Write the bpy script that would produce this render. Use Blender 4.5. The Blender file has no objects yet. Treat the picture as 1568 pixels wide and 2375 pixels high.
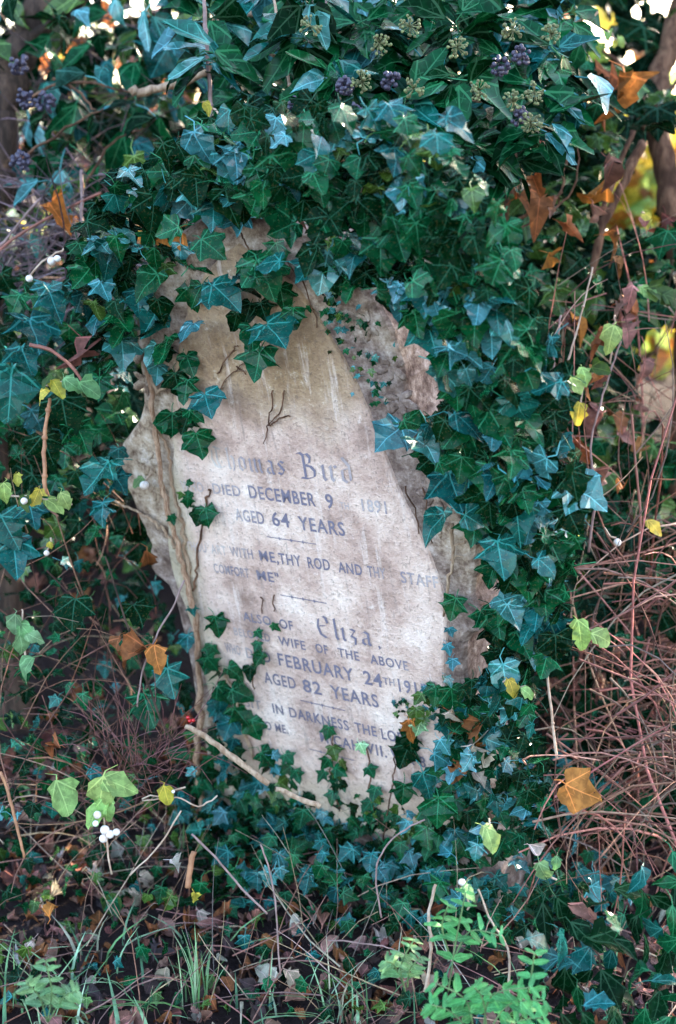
import bpy, math, random
import numpy as np
from mathutils import Vector, Matrix, noise
random.seed(7); rnd = random.Random(11)
R = math.radians
scene = bpy.context.scene
COL = scene.collection
# ---------------------------------------------------------------- camera
W0, H0 = 1568.0, 2375.0            # pixel frame used for measuring the photograph
F = 50 / 36 * H0
PITCH = R(15); CAM = Vector((0, 0, 1.45))
cd = bpy.data.cameras.new('camera'); cam = bpy.data.objects.new('camera', cd); COL.objects.link(cam)
cam.location = CAM; cam.rotation_euler = (R(90) - PITCH, 0, 0)
cd.sensor_fit = 'VERTICAL'; cd.sensor_height = 36; cd.sensor_width = 24; cd.lens = 50
cd.clip_start = .05; cd.clip_end = 2000
cd.dof.use_dof = True; cd.dof.focus_distance = 2.27; cd.dof.aperture_fstop = 2.8
scene.camera = cam
# ---------------------------------------------------------------- sky, sun, exposure
SUN_EL, SUN_AZ = R(24), R(38)       # azimuth clockwise from +Y (away from the camera)
w = bpy.data.worlds.new('World'); scene.world = w; w.use_nodes = True
nt = w.node_tree; nt.nodes.clear()
sky = nt.nodes.new('ShaderNodeTexSky'); sky.sky_type = 'NISHITA'; sky.sun_disc = False
sky.dust_density = 2.5; sky.sun_elevation = SUN_EL; sky.sun_rotation = SUN_AZ
bg = nt.nodes.new('ShaderNodeBackground'); bg.inputs[1].default_value = .15
ow = nt.nodes.new('ShaderNodeOutputWorld')
nt.links.new(sky.outputs[0], bg.inputs[0]); nt.links.new(bg.outputs[0], ow.inputs[0])
sd = bpy.data.lights.new('sun', 'SUN'); sd.energy = 3.2; sd.angle = R(.5); sd.color = (1, .86, .66)
sun = bpy.data.objects.new('sun', sd); COL.objects.link(sun)
sdir = Vector((math.sin(SUN_AZ) * math.cos(SUN_EL), math.cos(SUN_AZ) * math.cos(SUN_EL), math.sin(SUN_EL)))
sun.rotation_euler = (-sdir).to_track_quat('-Z', 'Y').to_euler(); sun.location = sdir * 30
vs = scene.view_settings
vs.view_transform = 'Standard'; vs.look = 'None'; vs.gamma = 1; vs.exposure = 3.4; vs.use_curve_mapping = False
scene.render.engine = 'CYCLES'
scene.cycles.use_denoising = True; scene.cycles.denoiser = 'OPENIMAGEDENOISE'; scene.cycles.denoising_input_passes = 'RGB_ALBEDO_NORMAL'
scene.cycles.max_bounces = 4; scene.cycles.diffuse_bounces = 3; scene.cycles.glossy_bounces = 2; scene.cycles.transmission_bounces = 3; scene.cycles.transparent_max_bounces = 8
scene.cycles.sample_clamp_indirect = 3
# ---------------------------------------------------------------- frames of reference
RT = Vector((1, 0, 0)); FW = Vector((0, math.cos(PITCH), -math.sin(PITCH))); DN = Vector((0, -math.sin(PITCH), -math.cos(PITCH)))
UP = Vector((0, 0, 1))
def ray(px, py): return RT * ((px - W0 / 2) / F) + DN * ((py - H0 / 2) / F) + FW
def at(px, py, d): return CAM + ray(px, py) * d
def camv(v): return RT * v[0] + DN * v[1] + FW * v[2]
# pose of the headstone face: u to its right, v down, n out of the face towards the viewer
SU = camv((.82294, .10461, -.55842)).normalized(); SV = camv((.15105, .90724, .39256)).normalized()
SN = -camv((.54768, -.40740, .73080)).normalized()
SO = at(705, 1400, 2.5)
def stone_uv(px, py, off=0.0):
    r = ray(px, py); t = (SO + SN * off - CAM).dot(SN) / r.dot(SN)
    q = CAM + r * t - SO
    return q.dot(SU), q.dot(SV)
def sp(u, v, off=0.0): return SO + SU * u + SV * v + SN * off
def on_stone(px, py, off): 
    u, v = stone_uv(px, py, off); return sp(u, v, off)
def stone_depth(px, py):
    u, v = stone_uv(px, py); u = max(-.5, min(.42, u)); v = max(-.72, min(.5, v))
    return (sp(u, v) - CAM).dot(FW)
GZ = sp(0, .60).z                  # the ground meets the stone just below its last ornament
def gh(x, y):
    t = max(0.0, min(1.0, (y - 2.75) / 1.5)); t = t * t * (3 - 2 * t)
    h = GZ + .62 * t  # bank behind the stone, added to keep low light out
    if y > 6: h -= .5 * min(1, (y - 6) / 4)
    if -4 < x < 4 and y < 8:
        h += .05 * noise.noise(Vector((x * 2.3, y * 2.3, 0))) + .02 * noise.noise(Vector((x * 9, y * 9, 3)))
    return h
def on_ground(px, py, off=0.0):
    r = ray(px, py); t = (GZ - CAM.z) / r.z if r.z < -.02 else 6
    for _ in range(6):
        p = CAM + r * t; t += (gh(p.x, p.y) - p.z) / r.z * .8 if r.z < -.02 else 0
    p = CAM + r * t; p.z += off; return p
def topx(p):
    r_ = p - CAM; dd = r_.dot(FW); return W0 / 2 + r_.dot(RT) / dd * F, H0 / 2 + r_.dot(DN) / dd * F
def pxs(px, d): return px / F * d      # pixels to metres at depth d
# ---------------------------------------------------------------- materials
MATS = {}
class NT:
    def __init__(s, name):
        m = bpy.data.materials.new(name); m.use_nodes = True; s.m = m; s.t = m.node_tree; s.t.nodes.clear()
        s.out = s.n('ShaderNodeOutputMaterial'); MATS[name] = m
    def n(s, typ, **kw):
        o = s.t.nodes.new(typ)
        for k, v in kw.items(): setattr(o, k, v)
        return o
    def l(s, a, b): s.t.links.new(a, b)
    def val(s, x, sock):
        if hasattr(x, 'is_linked') or hasattr(x, 'links'): s.l(x, sock)
        else: sock.default_value = x
    def math(s, op, a, b=0.0, c=0.0):
        o = s.n('ShaderNodeMath', operation=op)
        s.val(a, o.inputs[0]); s.val(b, o.inputs[1]); s.val(c, o.inputs[2]); return o.outputs[0]
    def noise(s, vec, scale, detail=4, rough=.6):
        o = s.n('ShaderNodeTexNoise'); o.inputs['Scale'].default_value = scale; o.inputs['Detail'].default_value = detail
        o.inputs['Roughness'].default_value = rough
        if vec is not None: s.l(vec, o.inputs['Vector'])
        return o.outputs[0]
    def ramp(s, fac, stops):
        o = s.n('ShaderNodeValToRGB'); s.val(fac, o.inputs[0]); e = o.color_ramp.elements
        while len(e) < len(stops): e.new(.5)
        for el, (p, c) in zip(e, stops): el.position = p; el.color = (*c, 1) if len(c) == 3 else c
        return o.outputs[0]
    def smooth(s, x, lo, hi):
        o = s.n('ShaderNodeMapRange', interpolation_type='SMOOTHSTEP'); s.val(x, o.inputs[0])
        o.inputs[1].default_value = lo; o.inputs[2].default_value = hi; return o.outputs[0]
    def mix(s, f, a, b, mode='MIX'):
        o = s.n('ShaderNodeMix', data_type='RGBA', blend_type=mode)
        s.val(f, o.inputs[0]); 
        for x, i in ((a, 6), (b, 7)):
            if isinstance(x, tuple): o.inputs[i].default_value = (*x[:3], 1)
            else: s.l(x, o.inputs[i])
        return o.outputs[2]
    def bsdf(s, col, rough=.6, spec=.5, bump=None, bstr=.3, bdist=.01, transl=0.0, tcol=None, coat=0):
        b = s.n('ShaderNodeBsdfPrincipled'); 
        if isinstance(col, tuple): b.inputs['Base Color'].default_value = (*col[:3], 1)
        else: s.l(col, b.inputs['Base Color'])
        s.val(rough, b.inputs['Roughness']); s.val(spec, b.inputs['Specular IOR Level'])
        b.inputs['Coat Weight'].default_value = coat; b.inputs['Coat Roughness'].default_value = .25
        if bump is not None:
            bp = s.n('ShaderNodeBump'); bp.inputs['Strength'].default_value = bstr; bp.inputs['Distance'].default_value = bdist
            s.l(bump, bp.inputs['Height']); s.l(bp.outputs[0], b.inputs['Normal'])
        o = b.outputs[0]
        if transl:
            t = s.n('ShaderNodeBsdfTranslucent'); s.val(tcol if tcol is not None else col, t.inputs[0]) if not isinstance(col, tuple) else None
            mx = s.n('ShaderNodeMixShader'); mx.inputs[0].default_value = transl
            s.l(o, mx.inputs[1]); s.l(t.outputs[0], mx.inputs[2]); o = mx.outputs[0]
        s.l(o, s.out.inputs[0]); return b
def tint_src(t, merged):
    if merged:
        a = t.n('ShaderNodeAttribute', attribute_name='tint'); return a.outputs['Color']
    return t.n('ShaderNodeObjectInfo').outputs['Color']
def leaf_mat(name, merged, veins=(), vcol=(.30, .42, .26), vstr=.6, rough=.36, spec=.55, transl=.12, spots=0.0, spotcol=(.12, .06, .02), coat=0, sheen_by_tint=False):
    t = NT(name + ('_mass' if merged else ''))
    tint = tint_src(t, merged)
    uv = t.n('ShaderNodeUVMap', uv_map='UVMap'); sx = t.n('ShaderNodeSeparateXYZ'); t.l(uv.outputs[0], sx.inputs[0])
    x, y = t.math('ABSOLUTE', sx.outputs[0]), sx.outputs[1]
    geo = t.n('ShaderNodeNewGeometry'); n1 = t.noise(geo.outputs['Position'], 60, 3)
    n2 = t.noise(geo.outputs['Position'], 260, 2)
    col = t.mix(t.smooth(n1, .35, .7), t.mix(.45, tint, (0, 0, 0)), tint)
    v = None
    for a in veins:
        c, s_ = math.cos(R(a)), math.sin(R(a))
        along = t.math('ADD', t.math('MULTIPLY', x, c), t.math('MULTIPLY', y, s_))
        perp = t.math('ABSOLUTE', t.math('SUBTRACT', t.math('MULTIPLY', x, s_), t.math('MULTIPLY', y, c)))
        wid = t.math('MULTIPLY_ADD', along, -.014, .021)
        k = t.math('MULTIPLY', t.math('LESS_THAN', perp, wid), t.math('GREATER_THAN', along, 0))
        v = k if v is None else t.math('MAXIMUM', v, k)
        # side veins branching off the main ones
        br = t.math('PINGPONG', t.math('ADD', along, t.math('MULTIPLY', perp, -.8)), .11)
        k2 = t.math('MULTIPLY', t.math('MULTIPLY', t.math('LESS_THAN', br, .010), t.math('LESS_THAN', perp, .13)), t.math('GREATER_THAN', along, .12))
        v = t.math('MAXIMUM', v, t.math('MULTIPLY', k2, .45))
    if v is not None:
        col = t.mix(t.math('MULTIPLY', v, vstr), col, t.mix(.10, t.mix(1.0, tint, (3.2, 2.6, 3.0), 'MULTIPLY'), vcol))
    if spots:
        col = t.mix(t.math('MULTIPLY', t.smooth(n2, .58, .68), spots), col, spotcol)
    if coat: pass
    rg = t.math('MULTIPLY_ADD', n2, .25, rough - .1)
    if sheen_by_tint:     # sky sheen tied to the tint: paler blue tones get more specular
        sg = t.n('ShaderNodeSeparateColor'); t.l(tint, sg.inputs[0]); mr = t.n('ShaderNodeMapRange'); t.l(sg.outputs[1], mr.inputs[0])
        for i_, v_ in ((1, .03), (2, .24), (3, .025), (4, spec * .85)): mr.inputs[i_].default_value = v_
        spec = mr.outputs[0]
    t.bsdf(col, rg, spec, bump=(v if v is not None else n2), bstr=.25, bdist=.002, transl=transl, coat=coat)
    return t.m
def plain_tint(name, merged, rough=.8, spec=.25, scale=90, transl=0):
    t = NT(name + ('_mass' if merged else '')); tint = tint_src(t, merged)
    geo = t.n('ShaderNodeNewGeometry'); n1 = t.noise(geo.outputs['Position'], scale, 4)
    col = t.mix(t.smooth(n1, .3, .7), t.mix(.5, tint, (.01, .005, .004)), tint)
    t.bsdf(col, rough, spec, bump=n1, bstr=.4, bdist=.003, transl=transl); return t.m
IV = (90, 35, -8)
for mg in (False, True):
    leaf_mat('ivy_leaf', mg, IV, vcol=(.22, .50, .36), vstr=.75, rough=.22, spec=.85, transl=0, sheen_by_tint=True, spots=.35, spotcol=(.10, .07, .025))
    leaf_mat('adult_leaf', mg, (90, 62), vcol=(.30, .45, .28), vstr=.6, rough=.19, spec=.85, transl=0, sheen_by_tint=True)
    leaf_mat('soft_leaf', mg, (90, 50), vcol=(.5, .6, .25), vstr=.3, rough=.55, spec=.35, transl=.42, spots=.25, spotcol=(.10, .10, .03))
    leaf_mat('dead_leaf', mg, (90, 40), vcol=(.12, .05, .02), vstr=.4, rough=.75, spec=.2, transl=.15, spots=.18)
    plain_tint('stem', mg); plain_tint('grass_blade', mg, .5, .4, 40, .2)
def simple_mat(name, col, rough=.5, spec=.5, col2=None, scale=40, bstr=.2, coat=0):
    t = NT(name); geo = t.n('ShaderNodeTexCoord'); n1 = t.noise(geo.outputs['Object'], scale, 4)
    c = t.mix(t.smooth(n1, .35, .65), col, col2 or tuple(x * .6 for x in col))
    t.bsdf(c, rough, spec, bump=n1, bstr=bstr, bdist=.003, coat=coat); return t.m
simple_mat('purple_berry', (.028, .020, .042), .45, .5, (.065, .052, .078), 120)
simple_mat('white_berry', (.80, .74, .69), .45, .4, (.62, .47, .38), 90)
simple_mat('red_berry', (.55, .01, .012), .25, .6)
simple_mat('umbel', (.20, .22, .09), .7, .3, (.10, .09, .04), 150)
def bark(name, c1, c2, scale=14):
    t = NT(name); tc = t.n('ShaderNodeTexCoord'); mp = t.n('ShaderNodeMapping'); mp.inputs['Scale'].default_value = (4, 4, .7)
    t.l(tc.outputs['Object'], mp.inputs[0]); n1 = t.noise(mp.outputs[0], scale, 8, .7); n2 = t.noise(tc.outputs['Object'], 5, 3)
    col = t.mix(t.smooth(n1, .38, .62), c1, c2); col = t.mix(t.smooth(n2, .5, .7), col, tuple(x * .6 for x in c1))
    t.bsdf(col, .9, .2, bump=n1, bstr=.9, bdist=.012); return t.m
bark('bark_dark', (.035, .022, .016), (.11, .065, .045)); bark('bark_red', (.08, .035, .02), (.24, .12, .07))
bark('bark_pale', (.34, .20, .12), (.58, .40, .27), 30); bark('ivy_bark', (.36, .18, .10), (.70, .45, .30), 55)
def stone_face(name, field):
    t = NT(name); tc = t.n('ShaderNodeTexCoord'); ob = tc.outputs['Object']
    sx = t.n('ShaderNodeSeparateXYZ'); t.l(ob, sx.inputs[0]); u, v = sx.outputs[0], t.math('SUBTRACT', sx.outputs[1], .55)   # object space: x = u, y = .55 - v
    n1 = t.noise(ob, 9, 8, .68); n2 = t.noise(ob, 45, 6, .7); n3 = t.noise(ob, 3.2, 4, .6); n4 = t.noise(ob, 170, 3, .6)
    mp = t.n('ShaderNodeMapping'); mp.inputs['Scale'].default_value = (26, 3.0, 10); t.l(ob, mp.inputs[0]); n5 = t.noise(mp.outputs[0], 1.6, 6, .7)
    if field:
        col = t.ramp(n1, [(.32, (.31, .190, .145)), (.45, (.55, .36, .285)), (.56, (.72, .51, .41)), (.70, (.90, .70, .585))])
        # ochre algae stain in the head of the arch, greenish one by the left margin
        st = t.math('ADD', t.smooth(v, .20, .46), t.math('MULTIPLY_ADD', n3, 1.6, -.95))
        col = t.mix(t.math('MULTIPLY', t.smooth(st, .25, .85), .8), col, t.ramp(n2, [(.3, (.16, .085, .035)), (.55, (.33, .205, .10)), (.75, (.45, .33, .19))]))
        lf = t.math('ADD', t.smooth(u, -.13, -.27), t.math('MULTIPLY_ADD', n3, 1.2, -.75))
        col = t.mix(t.math('MULTIPLY', t.smooth(lf, .3, .9), .5), col, (.37, .36, .20))
        # low stain at foot, pale flakes, dark streaks
        lo = t.math('ADD', t.smooth(v, -.28, -.44), t.math('MULTIPLY_ADD', n3, 1.2, -.8))
        col = t.mix(t.math('MULTIPLY', t.smooth(lo, .2, .8), .6), col, (.36, .27, .16))
        col = t.mix(t.math('MULTIPLY', t.smooth(n5, .54, .70), .6), col, (.82, .65, .56))
        col = t.mix(t.math('MULTIPLY', t.smooth(n2, .60, .74), .55), col, (.86, .70, .61))
        col = t.mix(t.math('MULTIPLY', t.smooth(n5, .44, .30), .5), col, (.22, .17, .155))
    else:
        col = t.ramp(n2, [(.33, (.085, .05, .040)), (.46, (.19, .125, .10)), (.57, (.32, .23, .19)), (.70, (.54, .43, .37))])
        col = t.mix(t.math('MULTIPLY', t.smooth(n3, .46, .62), .75), col, t.ramp(n2, [(.36, (.16, .09, .055)), (.50, (.50, .36, .24)), (.68, (.74, .60, .48))]))
        col = t.mix(t.math('MULTIPLY', t.smooth(n1, .60, .72), .5), col, (.52, .46, .43))
    col = t.mix(t.math('MULTIPLY', t.smooth(n4, .54, .70), .45), col, (.13, .09, .075))
    b = t.math('ADD', t.math('MULTIPLY', n2, .6), t.math('MULTIPLY', n4, .5))
    t.bsdf(col, .9, .2, bump=b, bstr=.8, bdist=.008); return t, col
stone_face('stone_panel', True); stone_face('stone_border', False)
# worn leading of the letters: what is left of the dark fill over the bare cut stone
t = NT('letter_lead'); tc = t.n('ShaderNodeTexCoord'); ob = tc.outputs['Object']
fa = t.n('ShaderNodeAttribute', attribute_name='fade').outputs['Fac']
n = t.noise(ob, 130, 4, .7); n0 = t.noise(ob, 22, 3, .6)
k = t.math('ADD', t.math('MULTIPLY_ADD', n, .9, -.45), t.math('MULTIPLY_ADD', n0, .8, -.4)); k = t.math('MULTIPLY_ADD', fa, .82, k)
lead = t.mix(t.noise(ob, 60, 3), (.12, .10, .14), (.22, .19, .23))
bare = t.ramp(t.noise(ob, 9, 8, .68), [(.3, (.44, .335, .29)), (.5, (.60, .47, .41)), (.7, (.72, .60, .53))])
t.bsdf(t.mix(t.math('MULTIPLY', t.smooth(k, .12, 1.0), .93), lead, bare), .75, .3)
t = NT('earth'); tc = t.n('ShaderNodeTexCoord'); n1 = t.noise(tc.outputs['Object'], 7, 8, .7); n2 = t.noise(tc.outputs['Object'], 60, 6, .7)
t.bsdf(t.mix(t.smooth(n2, .35, .65), t.ramp(n1, [(.35, (.018, .011, .010)), (.55, (.05, .032, .028)), (.75, (.10, .065, .05))]), (.035, .022, .022)), .95, .15, bump=n2, bstr=1, bdist=.03)
# ---------------------------------------------------------------- mesh helpers
def tag(o, label=None, cat=None, group=None, kind=None):
    for k_, v_ in (('label', label), ('category', cat), ('group', group), ('kind', kind)):
        if v_: o[k_] = v_
    return o
def empty(name, loc):
    o = bpy.data.objects.new(name, None); o.location = loc; COL.objects.link(o); o.empty_display_size = .05; return o
class MB:
    def __init__(s): s.v = []; s.f = []; s.uv = []; s.t = []; s.n = 0
    def add(s, V, Fc, UV=None, tint=(1, 1, 1)):
        V = np.asarray(V, float); n = len(V)
        s.f += [tuple(i + s.n for i in f) for f in Fc]; s.v.append(V)
        s.uv.append(np.zeros((n, 2)) if UV is None else np.asarray(UV, float))
        s.t.append(np.tile(np.array([*tint[:3], 1.0]), (n, 1))); s.n += n
    def tube(s, pts, radii, sides=5, tint=(1, 1, 1), cap=True):
        pts = [Vector(p) for p in pts]; n = len(pts); V = []; Fc = []
        if not hasattr(radii, '__len__'): radii = [radii] * n
        prev = None
        for i, p in enumerate(pts):
            d = (pts[min(i + 1, n - 1)] - pts[max(i - 1, 0)]); d = d.normalized() if d.length > 1e-9 else Vector((0, 0, 1))
            a = prev if prev is not None else (Vector((0, 0, 1)) if abs(d.z) < .8 else Vector((1, 0, 0)))
            x = (a - d * a.dot(d)); x = x.normalized() if x.length > 1e-6 else d.orthogonal().normalized(); prev = x; y = d.cross(x)
            for k_ in range(sides):
                q = 2 * math.pi * k_ / sides; V.append(p + (x * math.cos(q) + y * math.sin(q)) * radii[i])
        for i in range(n - 1):
            for k_ in range(sides):
                a, b = i * sides + k_, i * sides + (k_ + 1) % sides; Fc.append((a, b, b + sides, a + sides))
        if cap: Fc.append(tuple(range(sides))[::-1]); Fc.append(tuple(range((n - 1) * sides, n * sides)))
        s.add([tuple(v) for v in V], Fc, None, tint)
    def build(s, name, mat, parent=None, origin=None, smooth=True):
        V = np.concatenate(s.v) if s.v else np.zeros((0, 3))
        if parent is not None and origin is None: origin = parent.location
        if origin is not None: V = V - np.array(origin)
        me = bpy.data.meshes.new(name); me.from_pydata([], [], []) 
        me.from_pydata(V.tolist(), [], s.f)
        T = np.concatenate(s.t); U = np.concatenate(s.uv)
        ca = me.color_attributes.new('tint', 'FLOAT_COLOR', 'POINT'); ca.data.foreach_set('color', T.ravel().astype(np.float32))
        ul = me.uv_layers.new(name='UVMap'); li = np.empty(len(me.loops), np.int32); me.loops.foreach_get('vertex_index', li)
        ul.data.foreach_set('uv', U[li].ravel().astype(np.float32))
        if smooth: me.polygons.foreach_set('use_smooth', [True] * len(me.polygons))
        me.materials.append(MATS[mat]); me.update()
        o = bpy.data.objects.new(name, me); COL.objects.link(o)
        if parent is not None: o.parent = parent
        elif origin is not None: o.location = origin
        return o
def catmull(P, k=4):
    P = [Vector(p) for p in P]; out = []
    for i in range(len(P) - 1):
        a, b, c, d = P[max(i - 1, 0)], P[i], P[i + 1], P[min(i + 2, len(P) - 1)]
        for j in range(k):
            q = j / k; out.append(.5 * ((2 * b) + (c - a) * q + (2 * a - 5 * b + 4 * c - d) * q * q + (3 * b - a - 3 * c + d) * q ** 3))
    out.append(P[-1]); return out
def wobble(P, amt, r=rnd):
    return [p + Vector((r.gauss(0, amt), r.gauss(0, amt), r.gauss(0, amt))) for p in P]
def sphere_vf(c, r, seg=8, rings=5):
    V = [(c[0], c[1], c[2] + r)]; Fc = []
    for i in range(1, rings):
        th = math.pi * i / rings
        for j in range(seg):
            ph = 2 * math.pi * j / seg; V.append((c[0] + r * math.sin(th) * math.cos(ph), c[1] + r * math.sin(th) * math.sin(ph), c[2] + r * math.cos(th)))
    V.append((c[0], c[1], c[2] - r)); L = len(V) - 1
    for j in range(seg):
        Fc.append((0, 1 + j, 1 + (j + 1) % seg)); Fc.append((L, L - seg + (j + 1) % seg, L - seg + j))
    for i in range(rings - 2):
        for j in range(seg):
            a, b = 1 + i * seg + j, 1 + i * seg + (j + 1) % seg; Fc.append((a, a + seg, b + seg, b))
    return V, Fc
# ---------------------------------------------------------------- leaf shapes (petiole joint at the origin, tip at y = 1, z = upper side)
TPL = {}
def make_leaf(kind, half, variants, fold=.16, droop=.22, wave=.05, petiole=.5, jitter=.03, sinus=()):
    L = []
    for k_ in range(variants):
        r = random.Random(hash((kind, k_)) % 1000 if False else len(kind) * 31 + k_ * 7)
        m_ = 2 * len(half); crease = {}
        for q in sinus: a_ = r.uniform(.03, .12); crease[q + 1] = a_; crease[m_ - 1 - q] = a_ * r.uniform(.6, 1.2)
        asy = r.uniform(-.08, .08)
        pr = [(x * (1 + asy) + r.gauss(0, jitter), y + r.gauss(0, jitter)) for x, y in half[:-1]]
        pl = [(-x * (1 - asy) + r.gauss(0, jitter), y + r.gauss(0, jitter)) for x, y in half[:-1]]
        ring = [(0, 0)] + pr + [(half[-1][0] + r.gauss(0, .05), half[-1][1])] + pl[::-1]
        fo = fold * r.uniform(.4, 1.5); dr = droop * r.uniform(.3, 1.6); ph = r.uniform(0, 6); tw = r.uniform(-.18, .18)
        def z(x, y):
            return fo * abs(x) - dr * (max(0, y - .15) ** 2) - .28 * x * x + wave * math.sin(7 * x + 5 * y + ph) + tw * x * y
        pts = ring + [(0, .18), (0, .55)]
        V = [(x, y, z(x, y) + crease.get(i, 0)) for i, (x, y) in enumerate(pts)]; UV = list(pts); nr = len(ring); c1, c2 = nr, nr + 1
        Fc = []
        for i in range(nr):
            a, b = i, (i + 1) % nr
            ym = (ring[a][1] + ring[b][1]) / 2; c = c2 if ym > .50 else c1
            Fc.append((a, b, c))
        # bridge fans that use different centres
        for i in range(nr):
            a, b, cc = ring[(i - 1) % nr], ring[i], ring[(i + 1) % nr]
            ca = c2 if (a[1] + b[1]) / 2 > .5 else c1; cb = c2 if (b[1] + cc[1]) / 2 > .5 else c1
            if ca != cb: Fc.append((i, cb, ca) )
        if petiole:   # slender leaf stalk running back and down
            b0 = len(V); w_ = .018
            P = [(0, 0, 0), (r.gauss(0, .06), -petiole * .5, -.10), (r.gauss(0, .12), -petiole, -.30)]
            for p in P:
                V += [(p[0] - w_, p[1], p[2]), (p[0] + w_, p[1], p[2]), (p[0], p[1], p[2] - w_ * 1.6)]; UV += [(0, .2)] * 3
            for i in range(2):
                for q in range(3):
                    a, b = b0 + i * 3 + q, b0 + i * 3 + (q + 1) % 3; Fc.append((a, b, b + 3, a + 3))
        L.append((np.array(V), Fc, np.array(UV), {}))
    TPL[kind] = L
ivy_half = [(.10, -.10), (.28, -.15), (.50, -.07), (.43, .09), (.41, .19), (.55, .31), (.68, .45), (.48, .48), (.33, .54), (.27, .67), (.15, .83), (0, 1)]
make_leaf('ivy', ivy_half, 12, jitter=.042, wave=.05, droop=.3, sinus=(0, 3, 4, 8, 9))
make_leaf('ivy_broad', [(.14, -.12), (.34, -.14), (.52, -.02), (.50, .14), (.60, .30), (.66, .42), (.50, .52), (.36, .62), (.24, .77), (.11, .90), (0, 1)], 6, droop=.3, jitter=.04, sinus=(0, 3, 6, 7))
make_leaf('ivy_heart', [(.16, -.13), (.36, -.10), (.47, .05), (.44, .20), (.45, .34), (.38, .48), (.27, .64), (.15, .82), (0, 1)], 6, droop=.35, fold=.3, wave=.07, jitter=.035, sinus=(0, 3))
make_leaf('ivy_small', [(.14, -.10), (.40, -.08), (.36, .14), (.62, .40), (.30, .50), (.20, .74), (0, 1)], 5, petiole=.6)
make_leaf('adult', [(.10, .02), (.21, .16), (.25, .34), (.20, .56), (.11, .78), (.05, .92), (0, 1)], 6, fold=.5, droop=.35, wave=.06, petiole=.45)
make_leaf('round', [(.13, .0), (.28, .10), (.36, .26), (.31, .40), (.37, .54), (.24, .76), (.12, .92), (0, 1)], 8, fold=.45, droop=.5, wave=.10, petiole=.25, jitter=.045)
make_leaf('dead', [(.12, .0), (.26, .04), (.37, .18), (.31, .30), (.40, .44), (.30, .56), (.28, .74), (.13, .86), (0, 1)], 9, fold=1.1, droop=1.0, wave=.2, petiole=.3, jitter=.06)
make_leaf('holly', [(.12, .06), (.30, .10), (.22, .24), (.40, .38), (.26, .50), (.34, .68), (.16, .78), (0, 1)], 4, fold=.4, droop=.3, petiole=.15)
make_leaf('leaflet', [(.13, .12), (.19, .40), (.17, .70), (.08, .93), (0, 1)], 3, fold=.25, droop=.2, petiole=0)
def tmesh(kind, i, mat):
    V, Fc, UV, cache = TPL[kind][i % len(TPL[kind])]
    if mat not in cache:
        mb = MB(); mb.add(V, Fc, UV); o = mb.build('leaf', mat, smooth=kind not in ('ivy', 'ivy_broad', 'ivy_heart')); me = o.data; bpy.data.objects.remove(o); cache[mat] = me
    return cache[mat]
def orient(pos, nrm, tip, size, side=1.0):
    z = nrm.normalized(); y = tip - z * tip.dot(z)
    y = y.normalized() if y.length > 1e-4 else z.orthogonal().normalized(); x = y.cross(z)
    M = Matrix(((x.x * size * side, y.x * size, z.x * size, pos.x), (x.y * size * side, y.y * size, z.y * size, pos.y), (x.z * size * side, y.z * size, z.z * size, pos.z), (0, 0, 0, 1)))
    return M
def rv(r=rnd): return Vector((r.gauss(0, 1), r.gauss(0, 1), r.gauss(0, 1)))
def jit(c, amt=.25, r=rnd):
    g = r.uniform(1 - amt, 1 + amt); return (c[0] * g * r.uniform(.85, 1.15), c[1] * g, c[2] * g * r.uniform(.85, 1.15))
TONE = dict(d=(.0015, .018, .005), g=(.0027, .060, .017), b=(.0065, .082, .066), p=(.034, .155, .140), dd=(.002, .014, .006), o=(.045, .095, .014), y=(.58, .47, .06), l=(.38, .55, .15), br=(.24, .085, .028), r=(.20, .075, .055),  # b, p: blue sky sheen put into leaf colour; dd: shade of the gaps
            org=(.42, .15, .03), cream=(.42, .36, .27), pk=(.30, .145, .105), lg=(.20, .38, .15))
def mixtone(keys, r=rnd):
    return jit(TONE[r.choice(keys)], .3, r)
def leaf_at(kind, p, size, tone, nb=.7, ub=.45, jr=.4, tipang=None, mat=None, r=rnd, hero=False):
    """p is the middle of the blade; the tip hangs down unless tipang (degrees in the picture, 0 = down, + = to the right) is given"""
    nrm = -FW * nb + UP * ub + rv(r) * jr
    if tipang is None: tip = -UP + rv(r) * .55
    else: tip = RT * math.sin(R(tipang)) - UP * math.cos(R(tipang)) + rv(r) * .08
    M = orient(p, nrm, tip, size)
    p0 = p - (M.to_3x3() @ Vector((0, .42, 0)))
    M.translation = p0
    return dict(kind=kind, M=M, tone=tone, mat=mat or {'ivy': 'ivy_leaf', 'ivy_broad': 'ivy_leaf', 'ivy_small': 'ivy_leaf', 'ivy_heart': 'ivy_leaf', 'adult': 'adult_leaf', 'round': 'soft_leaf', 'dead': 'dead_leaf', 'holly': 'adult_leaf', 'leaflet': 'soft_leaf'}[kind], hero=hero, i=r.randrange(100))
def place_leaves(root, leaves, limit=300, name='leaf', mass='foliage'):
    """the leaves that show largest are parts of their own, the others one mass"""
    def score(L):
        p = L['M'].translation; d = max(.3, (p - CAM).dot(FW)); return (1 if L['hero'] else 0, L['M'].to_3x3().col[1].length / d ** 2)
    leaves = sorted(leaves, key=score, reverse=True)
    off = Matrix.Translation(-root.location)
    for L in leaves[:limit]:
        o = bpy.data.objects.new(name, tmesh(L['kind'], L['i'], L['mat'])); COL.objects.link(o)
        o.parent = root; o.matrix_basis = off @ L['M']; o.color = (*L['tone'][:3], 1)
    rest = leaves[limit:]; groups = {}
    for L in rest: groups.setdefault(L['mat'], []).append(L)
    for mat, LL in groups.items():
        o = mass_mesh(LL, mass, mat + '_mass', root); o['kind'] = 'stuff'
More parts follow.
